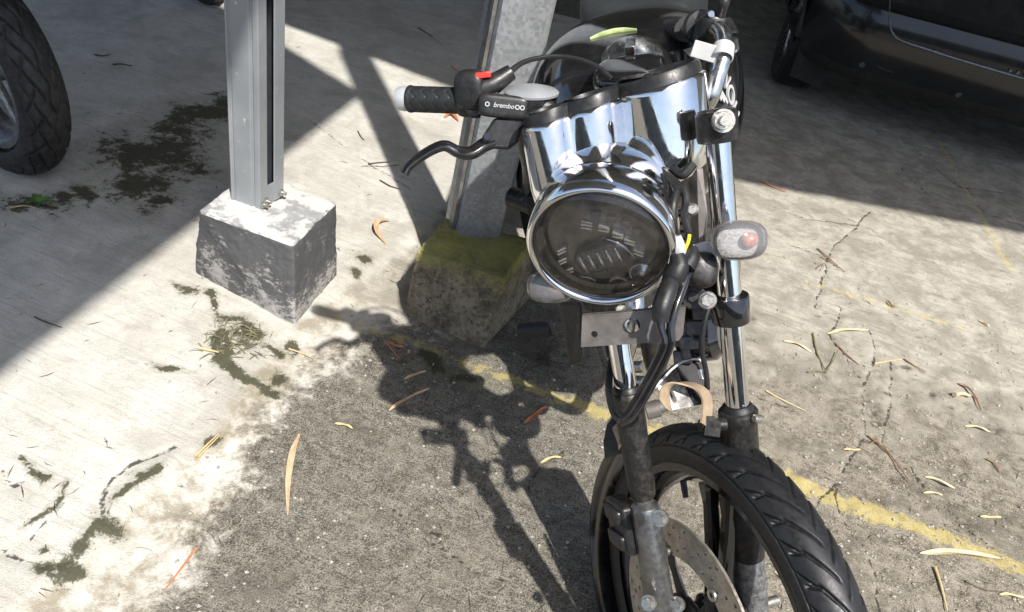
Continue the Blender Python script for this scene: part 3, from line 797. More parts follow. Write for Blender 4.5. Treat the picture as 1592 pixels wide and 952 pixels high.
if LN @ (-EYE + np.array([0, 0, 0])) < 0: pass
tocam = lambda p: nz(EYE - p)
# bolts on the left foot
for (px, py, d_) in ((1008, 938, 1.165), (1053, 940, 1.2), (1026, 806, 1.058)):
    c = U(px, py, d_); ax = nz(tocam(c) + .6 * WN)
    P_('pinch_bolt', merge(lathe(c, ax, [(0, .009), (.007, .009), (.0075, .007), (.0075, 0), (0, 0)], 6), lathe(c, ax, [(.011, -.004), (.011, .001), (0, .001)], 20)), BOLT)
# caliper behind the left foot
cc = U(973, 815, 1.16)
cu_, cv_, cw_ = dL, np.cross(dL, WN), WN
P_('brake_caliper', merge(box(cc, cu_, nz(cv_), cw_, .038, .026, .016), box(cc + cu_ * .02 + WN * .010, cu_, nz(cv_), cw_, .012, .02, .013), box(cc - cu_ * .02 + WN * .010, cu_, nz(cv_), cw_, .012, .02, .013)), BLACK_PL, bevel=.005)
P_('caliper_pin', cyl(U(948, 790, 1.15), U(995, 792, 1.12), .005), BLACK_MT)
# right slider mounts
c = U(1106, 664, 1.03)
P_('mudguard_mount', merge(cyl(U(1088, 662, 1.035), U(1128, 660, 1.05), .0085), prism([(-.010, -.012), (.010, -.012), (.012, .006), (.004, .014), (-.006, .013)], c, img_dir(1, .1, WN * .0 + tocam(c)), img_dir(0, -1, tocam(c)), tocam(c), .005)), BLACK_MT, bevel=.001)
P_('mudguard_mount', merge(cyl(U(1004, 640, .985), U(1026, 634, .985), .011), cyl(U(1024, 634, .984), U(1031, 629, .984), .0085)), PLATE_MAT)
c = U(1183, 651, 1.08); P_('slider_bolt', cyl(c, U(1172, 651, 1.07), .0055, seg=14, bev=.3), BOLT)
# triple clamps
mid_low_R, mid_low_L = SR + dR * .145, SLt + dL * .135
e1c = nz(mid_low_R - mid_low_L)
lc = [lathe(mid_low_R, dR, [(.0162, -.018), (.0235, -.018), (.0245, -.016), (.0245, .016), (.0235, .018), (.0162, .018)], 36, loop=True)]
P_('lower_clamp', merge(*lc, box((mid_low_R + mid_low_L) / 2 + np.array([0.01, .06, 0]), e1c, dR, np.cross(e1c, dR), .07, .014, .022)), BLACK_GL)
c = U(1100, 467, .985); P_('clamp_bolt', merge(cyl(c, c + tocam(c) * .012, .0085, seg=6), cyl(c - tocam(c) * .012, c, .0115, seg=18)), BOLT)
c = U(1078, 462, .995); P_('clamp_lug', merge(cyl(c - tocam(c) * .02, c + tocam(c) * .004, .016, seg=20), cyl(c, c + tocam(c) * .008, .008, seg=6)), BLACK_MT)
upR = SR + dR * .378
P_('upper_clamp', lathe(upR, dR, [(.016, -.018), (.024, -.018), (.025, -.014), (.025, .014), (.022, .018), (.016, .018)], 32, loop=True), BLACK_MT)
P_('steering_plate', (box(upR + np.array([-.06, .12, -.06]), nz((.88, .05, .42)), dR, nz(np.cross(nz((.88, .05, .42)), dR)), .06, .012, .025)), BLACK_MT)
c = U(1124, 188, .93); ax = nz(tocam(c) + .25 * CX)
P_('bracket_bolt', merge(lathe(c, ax, [(0, .010), (.0055, .010), (.006, .0085), (.006, .003), (.0098, .003), (.0105, 0), (.0105, -.006), (0, -.006)], 24)), BOLT)
c2 = U(1124, 188, .945); P_('bolt_washer', lathe(c2, ax, [(.004, 0), (.0135, 0), (.0135, .003), (.004, .003)], 24, loop=True), BRASS if 'BRASS' in globals() else BOLT)
# headlight bracket plate down the right side of the bucket
pl = [U(1083, 262, .965), U(1093, 262, .968), U(1100, 330, .97), U(1096, 385, .97), U(1088, 400, .975), U(1072, 400, .985), U(1074, 330, .985), U(1070, 282, .985)]
nrm = nz(np.cross(pl[2] - pl[0], pl[5] - pl[0]))
P_('headlight_bracket', loft([pl, [q + nz(tocam(q)) * -.004 for q in pl]]), PLATE_MAT, smooth=False, bevel=.0008)
c = U(1076, 326, .962); P_('bracket_screw', cyl(c + tocam(c) * -.004, c + tocam(c) * .005, .0078, seg=18, bev=.4), BOLT)

# ---- headlight
HN = nz(c2w((-.225, .669, -.709)))
H0 = U(933, 384, .945)
hx = img_dir(1, -.25, HN); hy = np.cross(HN, hx)                 # hy points up
if hy[2] < 0: hy = -hy
RH = .0815
head = P_('headlight', lathe(H0, HN, [(0, -.150), (.03, -.148), (.058, -.138), (.076, -.118), (.085, -.09), (.088, -.062), (.088, -.045)], 64), CHROME)
P_('rim_ring', lathe(H0, HN, [(RH, .004), (RH + .003, .008), (RH + .006, .008), (RH + .0095, .003), (RH + .0105, -.015), (RH + .0105, -.040), (RH + .008, -.046), (RH + .001, -.046), (RH - .003, -.004), (RH - .001, .002)], 96, loop=True), CHROME, head, ang=60)
P_('rubber_seal', lathe(H0, HN, [(RH + .004, -.046), (RH + .0065, -.0465), (RH + .0065, -.0515), (RH + .003, -.052)], 96), RUBBER, head)
P_('lens', lathe(H0, HN, [(RH, .003), (RH * .97, .006), (RH * .8, .011), (RH * .55, .0155), (RH * .3, .0178), (0, .0185)], 72), LENS, head)
LENS_IN = paint('lamp_inner_black', (.20, .19, .18), .34, .65, .25, 70, .1)
LED_R = paint('lamp_rib_plastic', (.5, .5, .5), .25, .1, .1, 90, .05)
LED_M = paint('lamp_reflector', (.82, .82, .82), .3, .8, .08, 90, .08)
LED_G = paint('lamp_clear_plastic', (.16, .155, .15), .12, .3, .15, 120, .08)
P_('reflector', lathe(H0, HN, [(RH - .001, -.002), (RH * .93, -.010), (RH * .86, -.012), (RH * .84, -.02), (RH * .5, -.0215), (0, -.022)], 64), LENS_IN, head)
def hp(px, py, off=-.019): return on_plane(px, py, H0 + HN * off, HN) 
def hbox(px, py, wu_, hu_, rot=0, off=-.017, dp=.004):
    c = hp(px, py, off); a = math.radians(rot); u_ = math.cos(a) * hx + math.sin(a) * hy; v_ = np.cross(HN, u_)
    return box(c, u_, v_, HN, wu_, hu_, dp)
# projector: housing plus curved ribs
pc = hp(936, 396)
P_('projector', superell(pc, (hx, hy, HN), (.036, .021, .012), .6, .7, 32, 16), LENS_IN, head)
for i, o_ in enumerate((-.024, -.012, 0, .012, .024)):
    pts = [pc + hx * (o_ + .0045 * math.cos(t_ * 1.1) - .003) + hy * (.0165 * math.sin(t_ * 1.2)) + HN * (.0125 * math.cos(t_ * .9)) for t_ in np.linspace(-1.05, 1.05, 7)]
    P_('projector_rib', tube(pts, [.0012, .0034, .0040, .0034, .0012], 10, 4), LED_M, head)
P_('brow', tube([hp(943, 372, -.012), hp(962, 379, -.010), hp(978, 391, -.010), hp(987, 402, -.012)], [.0006, .0018, .0016, .0005], 8), LED_M, head)
for px, py, ro in ((912, 350, -30), (939, 354, -32), (961, 364, -35), (979, 374, -38), (993, 391, -45), (874, 388, 12), (875, 404, 10), (885, 419, 6)):
    P_('led', merge(hbox(px, py - 2.4, .0066, .0015, ro), hbox(px, py + 2.6, .0066, .0012, ro)), LED_M, head, smooth=False)
for px, py in ((926, 334), (951, 341), (973, 347), (990, 360)):
    P_('led_cell', hbox(px, py, .0055, .0045, -25, -.018, .003), LED_G, head, bevel=.001)
for px, py in ((912, 441), (1000, 421)):
    c = hp(px, py, -.02)
    P_('spot_lens', lathe(c, HN, [(.0165, 0), (.0165, .004), (.0150, .005), (.0145, .001), (.012, .002), (.007, .008), (0, .010)], 32), LED_M, head)
    P_('spot_ring', lathe(c, HN, [(.0152, .0035), (.0168, .0035), (.0168, .0062), (.0152, .0062)], 36, loop=True), CHROME2, head)
P_('crescent', tube([hp(948, 438, -.015), hp(953, 433, -.013), hp(962, 431, -.013), hp(972, 434, -.013), hp(978, 442, -.015)], [.0012, .0024, .0026, .0024, .0012], 8), paint('cream_insert', (.6, .55, .45), .5), head)
# ---- turn signals
def signal(c, ax, upv, L, r, stem_to, name='turn_signal'):
    u_, v_, w_ = nz(np.cross(upv, ax)), None, nz(ax); v_ = np.cross(w_, u_)
    def ring(h_, k_): return [c + w_ * h_ + u_ * math.copysign(abs(math.cos(a)) ** .75, math.cos(a)) * L * k_ + v_ * math.copysign(abs(math.sin(a)) ** .75, math.sin(a)) * r * k_ for a in np.arange(36) * 2 * math.pi / 36]
    b_ = P_(name, merge(loft([ring(-.034, .3), ring(-.030, .6), ring(-.018, .9), ring(-.006, .99), ring(-.002, 1.0)]), tube([c - w_ * .02, stem_to], [.008, .007], 12)), SILVER)
    P_('indicator_lens', loft([ring(-.008, 1.035), ring(.004, 1.03), ring(.013, .96), ring(.020, .80), ring(.024, .5)]), CLEAR, b_, ang=60)
    P_('lens_reflector', loft([ring(-.001, .93), ring(-.0005, .93)]), LENS_BACK, b_)
    P_('bulb', superell(c + w_ * .006 + u_ * L * .35 * (1 if L > 0 else -1), (u_, v_, w_), (.010, .009, .007), 1, 1, 20, 12), paint('amber_red_bulb', (.4, .13, .085), .3, 0, .4, 120), b_)
    return b_
cs = U(1149, 374, .945); sx = img_dir(1, .10, tocam(cs))
signal(cs, nz(tocam(cs) * .93 + sx * .33 - CY * .12), -CY, .0305, .0225, U(1110, 385, .975))
cs = U(856, 446, 1.02)
signal(cs, nz(tocam(cs) * .85 - CX * .45), -CY, .030, .021, U(905, 430, 1.06))
# ---- gauge cluster: three chrome barrels blended into one shell
gxv = nz((.858, .23, .46)); _rear = nz((-.259, .966, 0.0)); _rear = nz(_rear - (_rear @ gxv) * gxv); _up = np.cross(gxv, _rear)
GA = nz(.93 * _up + .37 * _rear + .15 * gxv); gyv = np.cross(GA, gxv)        # barrel axis towards the rider; gyv to the rear
GC = U(964, 196, 1.03)
LOB = [(-.094, -.012, .034), (-.036, -.004, .041), (.056, .002, .060)]
def outline(scale=1.0, inset=0.0, n=46, zoff=None):
    us = []; lo = LOB[0][0] - LOB[0][2] + inset; hi = LOB[2][0] + LOB[2][2] - inset
    f, bk = [], []
    for i in range(n + 1):
        t_ = .5 - .5 * math.cos(math.pi * i / n); u_ = lo + (hi - lo) * t_
        vals = []; vb = []
        for cu0, cv0, r in LOB:
            q = (r - inset) ** 2 - (u_ - cu0) ** 2
            hh = math.sqrt(q) if q > 0 else -math.sqrt(-q) * .9
            vals.append(hh - cv0); vb.append(hh + cv0)
        sm = lambda a: math.log(sum(math.exp(x / .0038) for x in a)) * .0038 - .001
        f.append((u_, -max(sm(vals), .0008))); bk.append((u_, max(sm(vb), .0008)))
    return [(a * scale, b * scale) for a, b in f + bk[::-1][1:-1]]
def gring(h_, scale=1.0, inset=0.0):
    return [GC + GA * h_ + a * gxv + b * gyv for a, b in outline(scale, inset)]
gauge = P_('gauge_cluster', loft([gring(-.088, .66, .004), gring(-.085, .82, .002), gring(-.077, .925), gring(-.062, .98), gring(-.040, .997), gring(.030, 1.0), gring(.0345, .998, .0006), gring(.0365, .99, .002)]), CHROME, ang=50)
P_('bezel', loft([gring(.034, .99, .003), gring(.047, .978, .004), gring(.0510, .968, .0055), gring(.0518, .960, .008), gring(.045, .95, .0105)]), BLACK_PL, gauge, ang=40)
for cu0, cv0, r in LOB:
    c = GC + GA * .046 + gxv * cu0 * .955 + gyv * cv0
    P_('dial', lathe(c, GA, [(0, 0), (r * .72, 0), (r * .75, .003), (r * .78, .0032)], 40), BLACK_MT, gauge)
# cover under the gauges and mess of cables between gauges and lamp
P_('gauge_bracket', tube([GC - GA * .07 + gxv * .0, GC - GA * .10 + gyv * .03, (upR + np.array([-.075, .045, -.012]))], [.014, .016, .018], 14), BLACK_MT)
for k, pts in enumerate(([(1052, 300, .95), (1047, 320, .94), (1048, 350, .94), (1052, 372, .945), (1058, 392, .955)], [(1062, 292, .955), (1066, 310, .95), (1064, 335, .952), (1070, 360, .955), (1072, 382, .96)], [(1040, 255, 1.0), (1060, 272, .985), (1078, 255, .99)], [(1030, 268, .99), (1050, 285, .975), (1062, 300, .965)])):
    P_('wire_bundle', tube([U(*p) for p in pts], .0045 if k < 2 else .006, 10), RUBBER)
P_('yellow_wire', tube([U(1072, 365, .945), U(1070, 376, .943), U(1065, 388, .945)], .0022, 8), YELLOW_WIRE)
P_('wire_sleeve', tube([U(1050, 368, .94), U(1054, 382, .942), U(1057, 395, .945)], [.007, .0085, .0085], 14), SILVER)
P_('rubber_boot', tube([U(1052, 395, .935), U(1055, 412, .935), U(1048, 430, .935), U(1038, 452, .945)], [.008, .013, .014, .010], 18), RUBBER)
P_('rubber_boot', tube([U(1077, 385, .95), U(1075, 400, .945), U(1066, 415, .94)], [.006, .010, .012], 14), RUBBER)
P_('signal_bracket', prism([(-.020, -.010), (.014, -.014), (.020, .010), (.004, .018), (-.018, .012)], U(1092, 398, .972), img_dir(1, 0, tocam(U(1092, 398, .97))), img_dir(0, -1, tocam(U(1092, 398, .97))), tocam(U(1092, 398, .97)), .008), WHITE_PL, bevel=.002)
P_('hinge_block', superell(U(1090, 420, .965), (CX, CY, CZ), (.019, .022, .018), .6, .7, 28, 16), BLACK_MT)
# ---- brake hoses
P_('brake_hose', tube([U(1076, 405, .955), U(1064, 440, .94), U(1050, 478, .93), U(1043, 508, .93), U(1042, 535, .935), U(1026, 575, .945), U(1003, 618, .96), U(982, 648, .97), U(966, 657, .98)], [.0055, .0055, .0055, .0055, .0055, .0052, .005, .005, .006], 14), BLACK_GL)
P_('brake_hose', tube([U(1056, 420, .94), U(1042, 450, .93), U(1030, 482, .925), U(1027, 508, .925), U(1032, 535, .93), U(1016, 573, .94), U(993, 616, .955), U(974, 644, .965)], [.005, .0052, .0052, .0052, .005, .005, .005, .005], 14), BLACK_GL)
P_('hose_sleeve', tube([U(1045, 432, .935), U(1037, 455, .922), U(1029, 478, .916), U(1027, 500, .918)], [.010, .0115, .0115, .0095], 16), BLACK_PL)
P_('hose_loop', tube([U(966, 655, .975), U(954, 640, 1.0), U(947, 610, 1.03), U(948, 575, 1.06), U(955, 545, 1.08)], .0052, 10), RUBBER)
P_('clutch_cable', tube([U(1106, 470, 1.02), U(1096, 500, 1.02), U(1091, 540, 1.03), U(1098, 580, 1.05), U(1100, 605, 1.06)], .0035, 10), RUBBER)
# ---- number plate bracket
bp = [(905, 494), (1066, 480), (1062, 520), (1055, 530), (1016, 533), (903, 540)]
bn = nz(tocam(U(985, 512, .96)) + np.array([0, 0, -.25])); bc = U(985, 512, .96)
P3 = [on_plane(x, y, bc, bn) for x, y in bp]
bu = nz(P3[1] - P3[0]); bv = np.cross(bn, bu)
bracket = P_('plate_bracket', loft([P3, [q - bn * .003 for q in P3]]), PLATE_MAT, smooth=False)
cuts = []
for px, py, r in ((924, 520, .0042), (1041, 511, .0044)):
    c = on_plane(px, py, bc, bn); cuts.append(punch(c - bn * .02, c + bn * .02, r, 18))
c = on_plane(983, 506, bc, bn); cuts.append(punch(c - bn * .02, c + bn * .02, .0095, 24))
boolean_cut(bracket, cuts)
fl = [P3[0], P3[1], P3[1] - bn * .010 + bv * .001, P3[0] - bn * .010 + bv * .001]
P_('bracket_fold', loft([[q + bv * .0002 for q in fl], [q + bv * .002 for q in fl]]), PLATE_MAT, smooth=False)
P_('hole_rim', tube([on_plane(978, 497, bc, bn) + bn * .001, on_plane(973, 503, bc, bn) + bn * .0025, on_plane(975, 511, bc, bn) + bn * .0025, on_plane(981, 516, bc, bn) + bn * .001], .0016, 8), CHROME2, bracket)
c = U(966, 482, 1.0); P_('bracket_nut', cyl(c - tocam(c) * .02, c + tocam(c) * .004, .008, seg=6), BOLT)

# ---- handlebar
bar_r = .0112
GL0, GL1 = U(634, 154, 1.13), U(722, 157, 1.10)                  # left grip ends
gd = nz(GL1 - GL0)
bar = P_('handlebar', tube([GL0 - gd * .012, GL1, U(800, 165, 1.09), U(850, 185, 1.10), U(905, 200, 1.12), U(1000, 195, 1.14), U(1075, 185, 1.11), U(1101, 158, 1.06), U(1114, 122, 1.06), U(1124, 88, 1.07), U(1125, 62, 1.09), U(1116, 46, 1.115), U(1098, 45, 1.15), U(1070, 46, 1.20), U(1045, 48, 1.26)], bar_r, 20, 10), CHROME2)
def grip_mesh(a, b, r):
    ax = nz(b - a); L = np.linalg.norm(b - a); u_, v_, w_ = basis(ax); nl, ns = 110, 72; V = []; F = []
    for i in range(nl + 1):
        t_ = i / nl; x = t_ * L
        for k_ in range(ns):
            a_ = 2 * math.pi * k_ / ns
            rr = r * (1 + .05 * math.exp(-((x - .004) / .004) ** 2)) * (1 - .12 * math.exp(-(x / .002) ** 2))
            z = ((a_ / (2 * math.pi) * 6) % 1); zz = abs(z - .5) * 2
            ph = (x + .010 * zz) % .0175; ph = min(ph, .0175 - ph)
            rr -= .0014 * math.exp(-(ph / .0011) ** 2) * (x > .008)
            V.append(a + ax * x + rr * (math.cos(a_) * u_ + math.sin(a_) * v_))
    for i in range(nl):
        for k_ in range(ns):
            j = (k_ + 1) % ns; F.append((i * ns + k_, i * ns + j, (i + 1) * ns + j, (i + 1) * ns + k_))
    F.append(tuple(range(ns))[::-1]); F.append(tuple(range(nl * ns, (nl + 1) * ns)))
    return np.array(V), F
P_('grip', grip_mesh(GL0, GL1, .0180), GRIP, bar, ang=60)
P_('bar_end', lathe(GL0, -gd, [(0, -.002), (.0165, -.002), (.0172, .003), (.0160, .012), (.0140, .0155), (.0, .0165)], 32), SILVER, bar)
GR0, GR1 = U(1067, 46, 1.2), U(1036, 49, 1.30)
P_('grip', grip_mesh(GR1, GR0, .0175), GRIP, bar, ang=60)
c = U(1086, 42, 1.17); ax = nz(nz(GR1 - GR0) * -1)
P_('grip_flange', lathe(c, ax, [(.011, 0), (.019, 0), (.0235, .004), (.024, .008), (.021, .011), (.011, .012)], 36, loop=True), BLACK_PL, bar)
P_('switch_housing', superell(U(1104, 48, 1.14), (ax, np.cross(ax, [0, 0, 1.]), np.array([0, 0, 1.])), (.022, .021, .022), .6, .7, 32, 18), BLACK_PL, bar)
P_('housing_screw', cyl(U(1106, 22, 1.125), U(1106, 22, 1.115), .0045), CHROME2, bar)
P_('mirror_stem', tube([U(1118, 30, 1.13), U(1121, 16, 1.12), U(1126, 2, 1.115), U(1130, -25, 1.13)], [.0085, .0075, .0075, .006], 14), BLACK_PL, bar)
P_('lever_perch', loft([[U(1122, 28, 1.13), U(1136, 26, 1.13), U(1150, 52, 1.10), U(1133, 52, 1.09)], [U(1122, 28, 1.15), U(1136, 26, 1.16), U(1150, 52, 1.13), U(1133, 52, 1.12)]]), BLACK_PL, bar, smooth=False, bevel=.004)
P_('clutch_lever', loft([[U(1136, 56, 1.10), U(1148, 58, 1.10), U(1151, 78, 1.09), U(1138, 88, 1.085)], [U(1136, 56, 1.13), U(1148, 58, 1.14), U(1151, 78, 1.13), U(1138, 88, 1.12)]]), BLACK_PL, bar, smooth=False, bevel=.004)
c = U(1124, 82, 1.068)
P_('cable_clip', merge(lathe(c, nz(U(1124, 70, 1.085) - U(1120, 100, 1.065)), [(.0118, -.010), (.0138, -.010), (.0138, .010), (.0118, .010)], 28, loop=True), box(U(1098, 81, 1.066), img_dir(1, .35, tocam(c)), img_dir(.3, -1, tocam(c)), tocam(c), .018, .0105, .006)), WHITE_PL, bar, bevel=.001)
P_('clip_tongue', loft([[U(1062, 78, 1.07), U(1092, 68, 1.07), U(1100, 88, 1.065), U(1078, 94, 1.065)], [U(1062, 78, 1.08), U(1092, 68, 1.08), U(1100, 88, 1.075), U(1078, 94, 1.075)]]), CHROME2, bar, smooth=False, bevel=.001)
# left controls: kill-switch housing, master cylinder, lever
sh = U(742, 150, 1.095)
upi = img_dir(0, -1, gd)
P_('switch_housing', merge(lathe(U(716, 157, 1.105), gd, [(.0, -.0), (.0205, 0), (.0215, .004), (.0215, .026), (.019, .030), (0, .030)], 32), superell(U(733, 140, 1.09), (gd, upi, np.cross(gd, upi)), (.022, .027, .02), .55, .6, 32, 18)), BLACK_PL, bar)
P_('throttle_tube', tube([U(736, 142, 1.085), U(765, 132, 1.085), U(795, 112, 1.09)], [.016, .0145, .0105], 18), BLACK_PL, bar)
ts = U(751, 117, 1.075)
P_('kill_switch', box(ts, img_dir(1, -.12, tocam(ts)), img_dir(.1, -1, tocam(ts)), tocam(ts), .0108, .0042, .007), RED_PL, bar, bevel=.0015)
P_('throttle_cable', tube([U(795, 110, 1.09), U(812, 98, 1.09), U(835, 91, 1.09), U(868, 88, 1.09), U(905, 94, 1.08), U(932, 106, 1.07), U(952, 123, 1.06)], [.0042, .0036, .0033, .0033, .0033, .0033, .003], 10), RUBBER, bar)
mc = U(783, 166, 1.06); mu = img_dir(1, .10, tocam(mc)); mv = img_dir(.1, -1, tocam(mc)); mw = np.cross(mu, mv)
mast = P_('master_cylinder', superell(mc, (mu, mv, mw), (.034, .0155, .018), .35, .35, 40, 20), BLACK_PL)
mt = moto.text('brembo', mc + mu * .000 + mv * .001 + mw * .0186, mu, mv, .0085, WHITE_INK, 'lettering', mast, shear=.25)
for o_ in (-.0215, .0180, .0245):
    c = mc + mu * o_ + mv * .001 + mw * .0180
    P_('emblem', lathe(c, mw, [(.0019, .0), (.0032, 0), (.0032, .0009), (.0019, .0009)], 20, loop=True), WHITE_INK, mast)
P_('reservoir', lathe(U(826, 150, 1.08), nz(upi + .1 * gd), [(0, -.02), (.032, -.02), (.035, -.012), (.035, .0)], 36), BLACK_PL, mast)
P_('reservoir_cap', lathe(U(826, 146, 1.08), nz(upi * .9 + gd * .05 + np.cross(gd, upi) * .1), [(.037, 0), (.0375, .003), (.034, .006), (.02, .0095), (0, .0105)], 48), paint('reservoir_silver', (.40, .41, .42), .3, .35, .06, 20, .04), mast)
P_('cylinder_cover', superell(U(835, 178, 1.07), (mu, mv, mw), (.025, .022, .02), .5, .5, 28, 16), BLACK_PL, mast)
P_('lever_clamp', loft([[U(722, 168, 1.08), U(745, 168, 1.08), U(748, 184, 1.08), U(732, 184, 1.08)], [U(722, 168, 1.11), U(745, 168, 1.11), U(748, 184, 1.11), U(732, 184, 1.11)]]), BLACK_PL, bar, smooth=False, bevel=.003)
P_('lever_body', merge(loft([[U(768, 184, 1.05), U(815, 180, 1.05), U(806, 222, 1.05), U(790, 233, 1.05), U(770, 232, 1.05), U(748, 226, 1.05), U(750, 212, 1.05)], [U(768, 184, 1.075), U(815, 180, 1.075), U(806, 222, 1.075), U(790, 233, 1.075), U(770, 232, 1.075), U(748, 226, 1.075), U(750, 212, 1.075)]])), BLACK_PL, mast, smooth=False, bevel=.004)
c = U(758, 212, 1.046); P_('pivot_bolt', cyl(c - tocam(c) * .004, c + tocam(c) * .004, .0058, seg=18), BLACK_GL, mast)
P_('brake_lever', tube([U(770, 219, 1.06), U(752, 226, 1.06), U(732, 238, 1.055), U(712, 236, 1.055), U(692, 227, 1.055), U(672, 233, 1.055), U(648, 248, 1.055), U(634, 260, 1.055), U(628, 270, 1.055)], [.012, .012, .0115, .0105, .0095, .009, .0085, .008, .009], 16, 8, flat=.75), BLACK_GL)
P_('brake_line', tube([U(812, 190, 1.08), U(822, 230, 1.12), U(830, 262, 1.16), U(825, 300, 1.18), U(808, 312, 1.18)], [.012, .016, .018, .014, .010], 14), BLACK_PL)
P_('frame_lug', merge(cyl(U(792, 305, 1.2), U(832, 320, 1.18), .016), cyl(U(824, 312, 1.17), U(826, 314, 1.155), .009)), BLACK_MT)

# ---- body behind: frame in the leaning bike's own axes
BE = nz((.93, -.04, .36)); BF = nz((-.03, 1.0, .03)); BF = nz(BF - (BF @ BE) * BE); BU = np.cross(BE, BF)
if BU[2] < 0: BU = -BU
TC = U(990, 150, 1.36)
def tank_warp(p):
    q = p.copy(); f_ = p[1]                                     # narrows to the seat, drops at the front
    q[0] *= 1 - .33 * max(0, f_) ** 1.3 - .06 * max(0, -f_) ** 2
    q[2] = q[2] * (1 - .18 * f_) - .10 * max(0, -f_) ** 2
    return q
tank = P_('fuel_tank', superell(TC, (BE, BF, BU), (.172, .25, .13), .78, .8, 72, 44, tank_warp), BLACK_GL, ang=180)
def tank_bvh():
    me = tank.data; return BVHTree.FromPolygons([v.co + Vector(moto.base) for v in me.vertices], [tuple(p.vertices) for p in me.polygons])
tb = tank_bvh()
def on_tree(tree, px, py):
    h_ = tree.ray_cast(Vector(EYE), Vector(ray(px, py)))
    return (np.array(h_[0]), np.array(h_[1])) if h_[0] is not None else (None, None)
hpt, hn_ = on_tree(tb, 1138, 158)
if hpt is None:
    hpt = TC + BE * .172; hn_ = BE
lu = img_dir(-.55, -1, hn_); lv = np.cross(hn_, lu)
moto.text('HONDA', hpt + hn_ * .001 + lu * .040, lu, lv, .038, WHITE_INK, 'lettering', tank, depth=.0015)
for k in range(3):
    cc_ = hpt + hn_ * .001 + lu * .025 + lv * (.026 + .008 * k)
    P_('wing_bar', box(cc_ + lu * .006 * k, nz(lu + .4 * lv), nz(lv - .4 * lu), hn_, .016 - .003 * k, .0026, .001), WHITE_INK, tank, smooth=False)
cp, cn = on_tree(tb, 982, 88)
if cp is None: cp, cn = TC + BU * .12, BU
P_('filler_cap', merge(lathe(cp - cn * .004, cn, [(.045, 0), (.044, .006), (.036, .010), (.034, .016), (.028, .019), (0, .020)], 48), box(cp + cn * .018, BE, BF, cn, .007, .018, .006)), CHROME2, tank, bevel=.001)
P_('tank_bridge', superell(cp + BF * -.06 - cn * .006, (BE, BF, cn), (.05, .05, .022), .6, .6, 32, 18), BLACK_GL, tank)
pts = [on_tree(tb, px, py) for px, py in ((918, 62), (935, 56), (955, 51), (972, 49), (990, 48))]
pts = [a + b_ * .0015 for a, b_ in pts if a is not None]
if len(pts) > 2:
    P_('sticker', tube(pts, [.002, .0045, .005, .0045, .002], 10, 4, flat=.3, ref=(0, 1, 0)), LIME, tank)
seatc = TC + BF * .47 + BU * .045
P_('seat', superell(seatc, (BE, BF, BU), (.13, .36, .065), .5, .55, 56, 24, lambda p: np.array([p[0] * (1 + .12 * p[1]), p[1], p[2] + .45 * max(0, p[1]) ** 2])), SEAT_M)
P_('tail_section', superell(TC + BF * .72 - BU * .03, (BE, BF, BU), (.10, .26, .06), .6, .6, 40, 20), BLACK_GL)
# engine, frame and rear wheel
hd = (SR + dR * .2 + SLt + dL * .2) / 2 + np.array([0, .06, 0])
ec = TC - BU * .33 + BF * .02
eng = P_('engine', superell(ec - BU * .06 + BF * .06, (BE, BF, BU), (.13, .19, .12), .5, .5, 40, 22), ENGINE)
P_('cylinder_head', merge(*[box(ec + BU * (.05 + .016 * k) - BF * .05, BE, BF, BU, .075, .075, .004) for k in range(9)], box(ec + BU * .12 - BF * .05, BE, BF, BU, .06, .06, .075)), ENGINE, eng, smooth=False)
P_('clutch_cover', lathe(ec - BU * .05 + BE * .10 + BF * -.02, nz(BE - .2 * BF), [(.0, .06), (.05, .058), (.075, .048), (.085, .03), (.088, 0)], 40), ALU, eng)
P_('generator_cover', lathe(ec - BU * .05 - BE * .10, -BE, [(.0, .05), (.05, .048), (.07, .038), (.08, .0)], 40), ENGINE, eng)
cz = U(1093, 515, 1.16)
P_('horn', merge(lathe(cz, nz(tocam(cz) * .5 + CX * .9), [(0, .03), (.03, .03), (.042, .02), (.045, 0), (.04, -.03), (0, -.04)], 36)), BLACK_GL)
P_('oil_cooler', merge(*[box(U(1077, 520, 1.13) + np.array([0, 0, -.028 * k + .04]), img_dir(1, -.08, tocam(cz)), img_dir(.1, 1, tocam(cz)), tocam(cz), .013, .010, .02) for k in range(4)], box(U(1062, 505, 1.14), img_dir(1, -.08, tocam(cz)), img_dir(.1, 1, tocam(cz)), tocam(cz), .006, .05, .016)), ENGINE, smooth=False, bevel=.002)
P_('frame_tube', tube([hd + dR * .12, hd - BU * .12 + BF * .03, ec - BU * .02 - BF * .2, ec - BU * .2 - BF * .12, ec - BU * .2 + BF * .2], .018, 14), BLACK_MT)
P_('frame_tube', tube([hd + dR * .14, TC - BU * .13 + BF * .05, TC - BU * .10 + BF * .45, TC + BF * .85 - BU * .02], .016, 14), BLACK_MT)
P_('radiator_shroud', loft([[U(868, 470, 1.25), U(905, 470, 1.22), U(905, 565, 1.27), U(885, 570, 1.3)], [U(868, 470, 1.35), U(905, 470, 1.34), U(905, 565, 1.39), U(885, 570, 1.42)]]), BLACK_PL, smooth=False, bevel=.006)
P_('exhaust_pipe', tube([ec + BU * .06 - BF * .13 - BE * .02, ec - BU * .02 - BF * .2 - BE * .03, ec - BU * .16 - BF * .16 - BE * .08, ec - BU * .19 + BF * .1 - BE * .13, ec - BU * .15 + BF * .6 - BE * .17], [.018, .018, .018, .02, .04], 18), CHROME2)
P_('foot_peg', cyl(U(808, 516, 1.5), U(858, 512, 1.47), .017), RUBBER)
rwc = np.array([.02, 1.98, .295]); rwn = nz(BE * .9 + np.array([.1, 0, 0]))
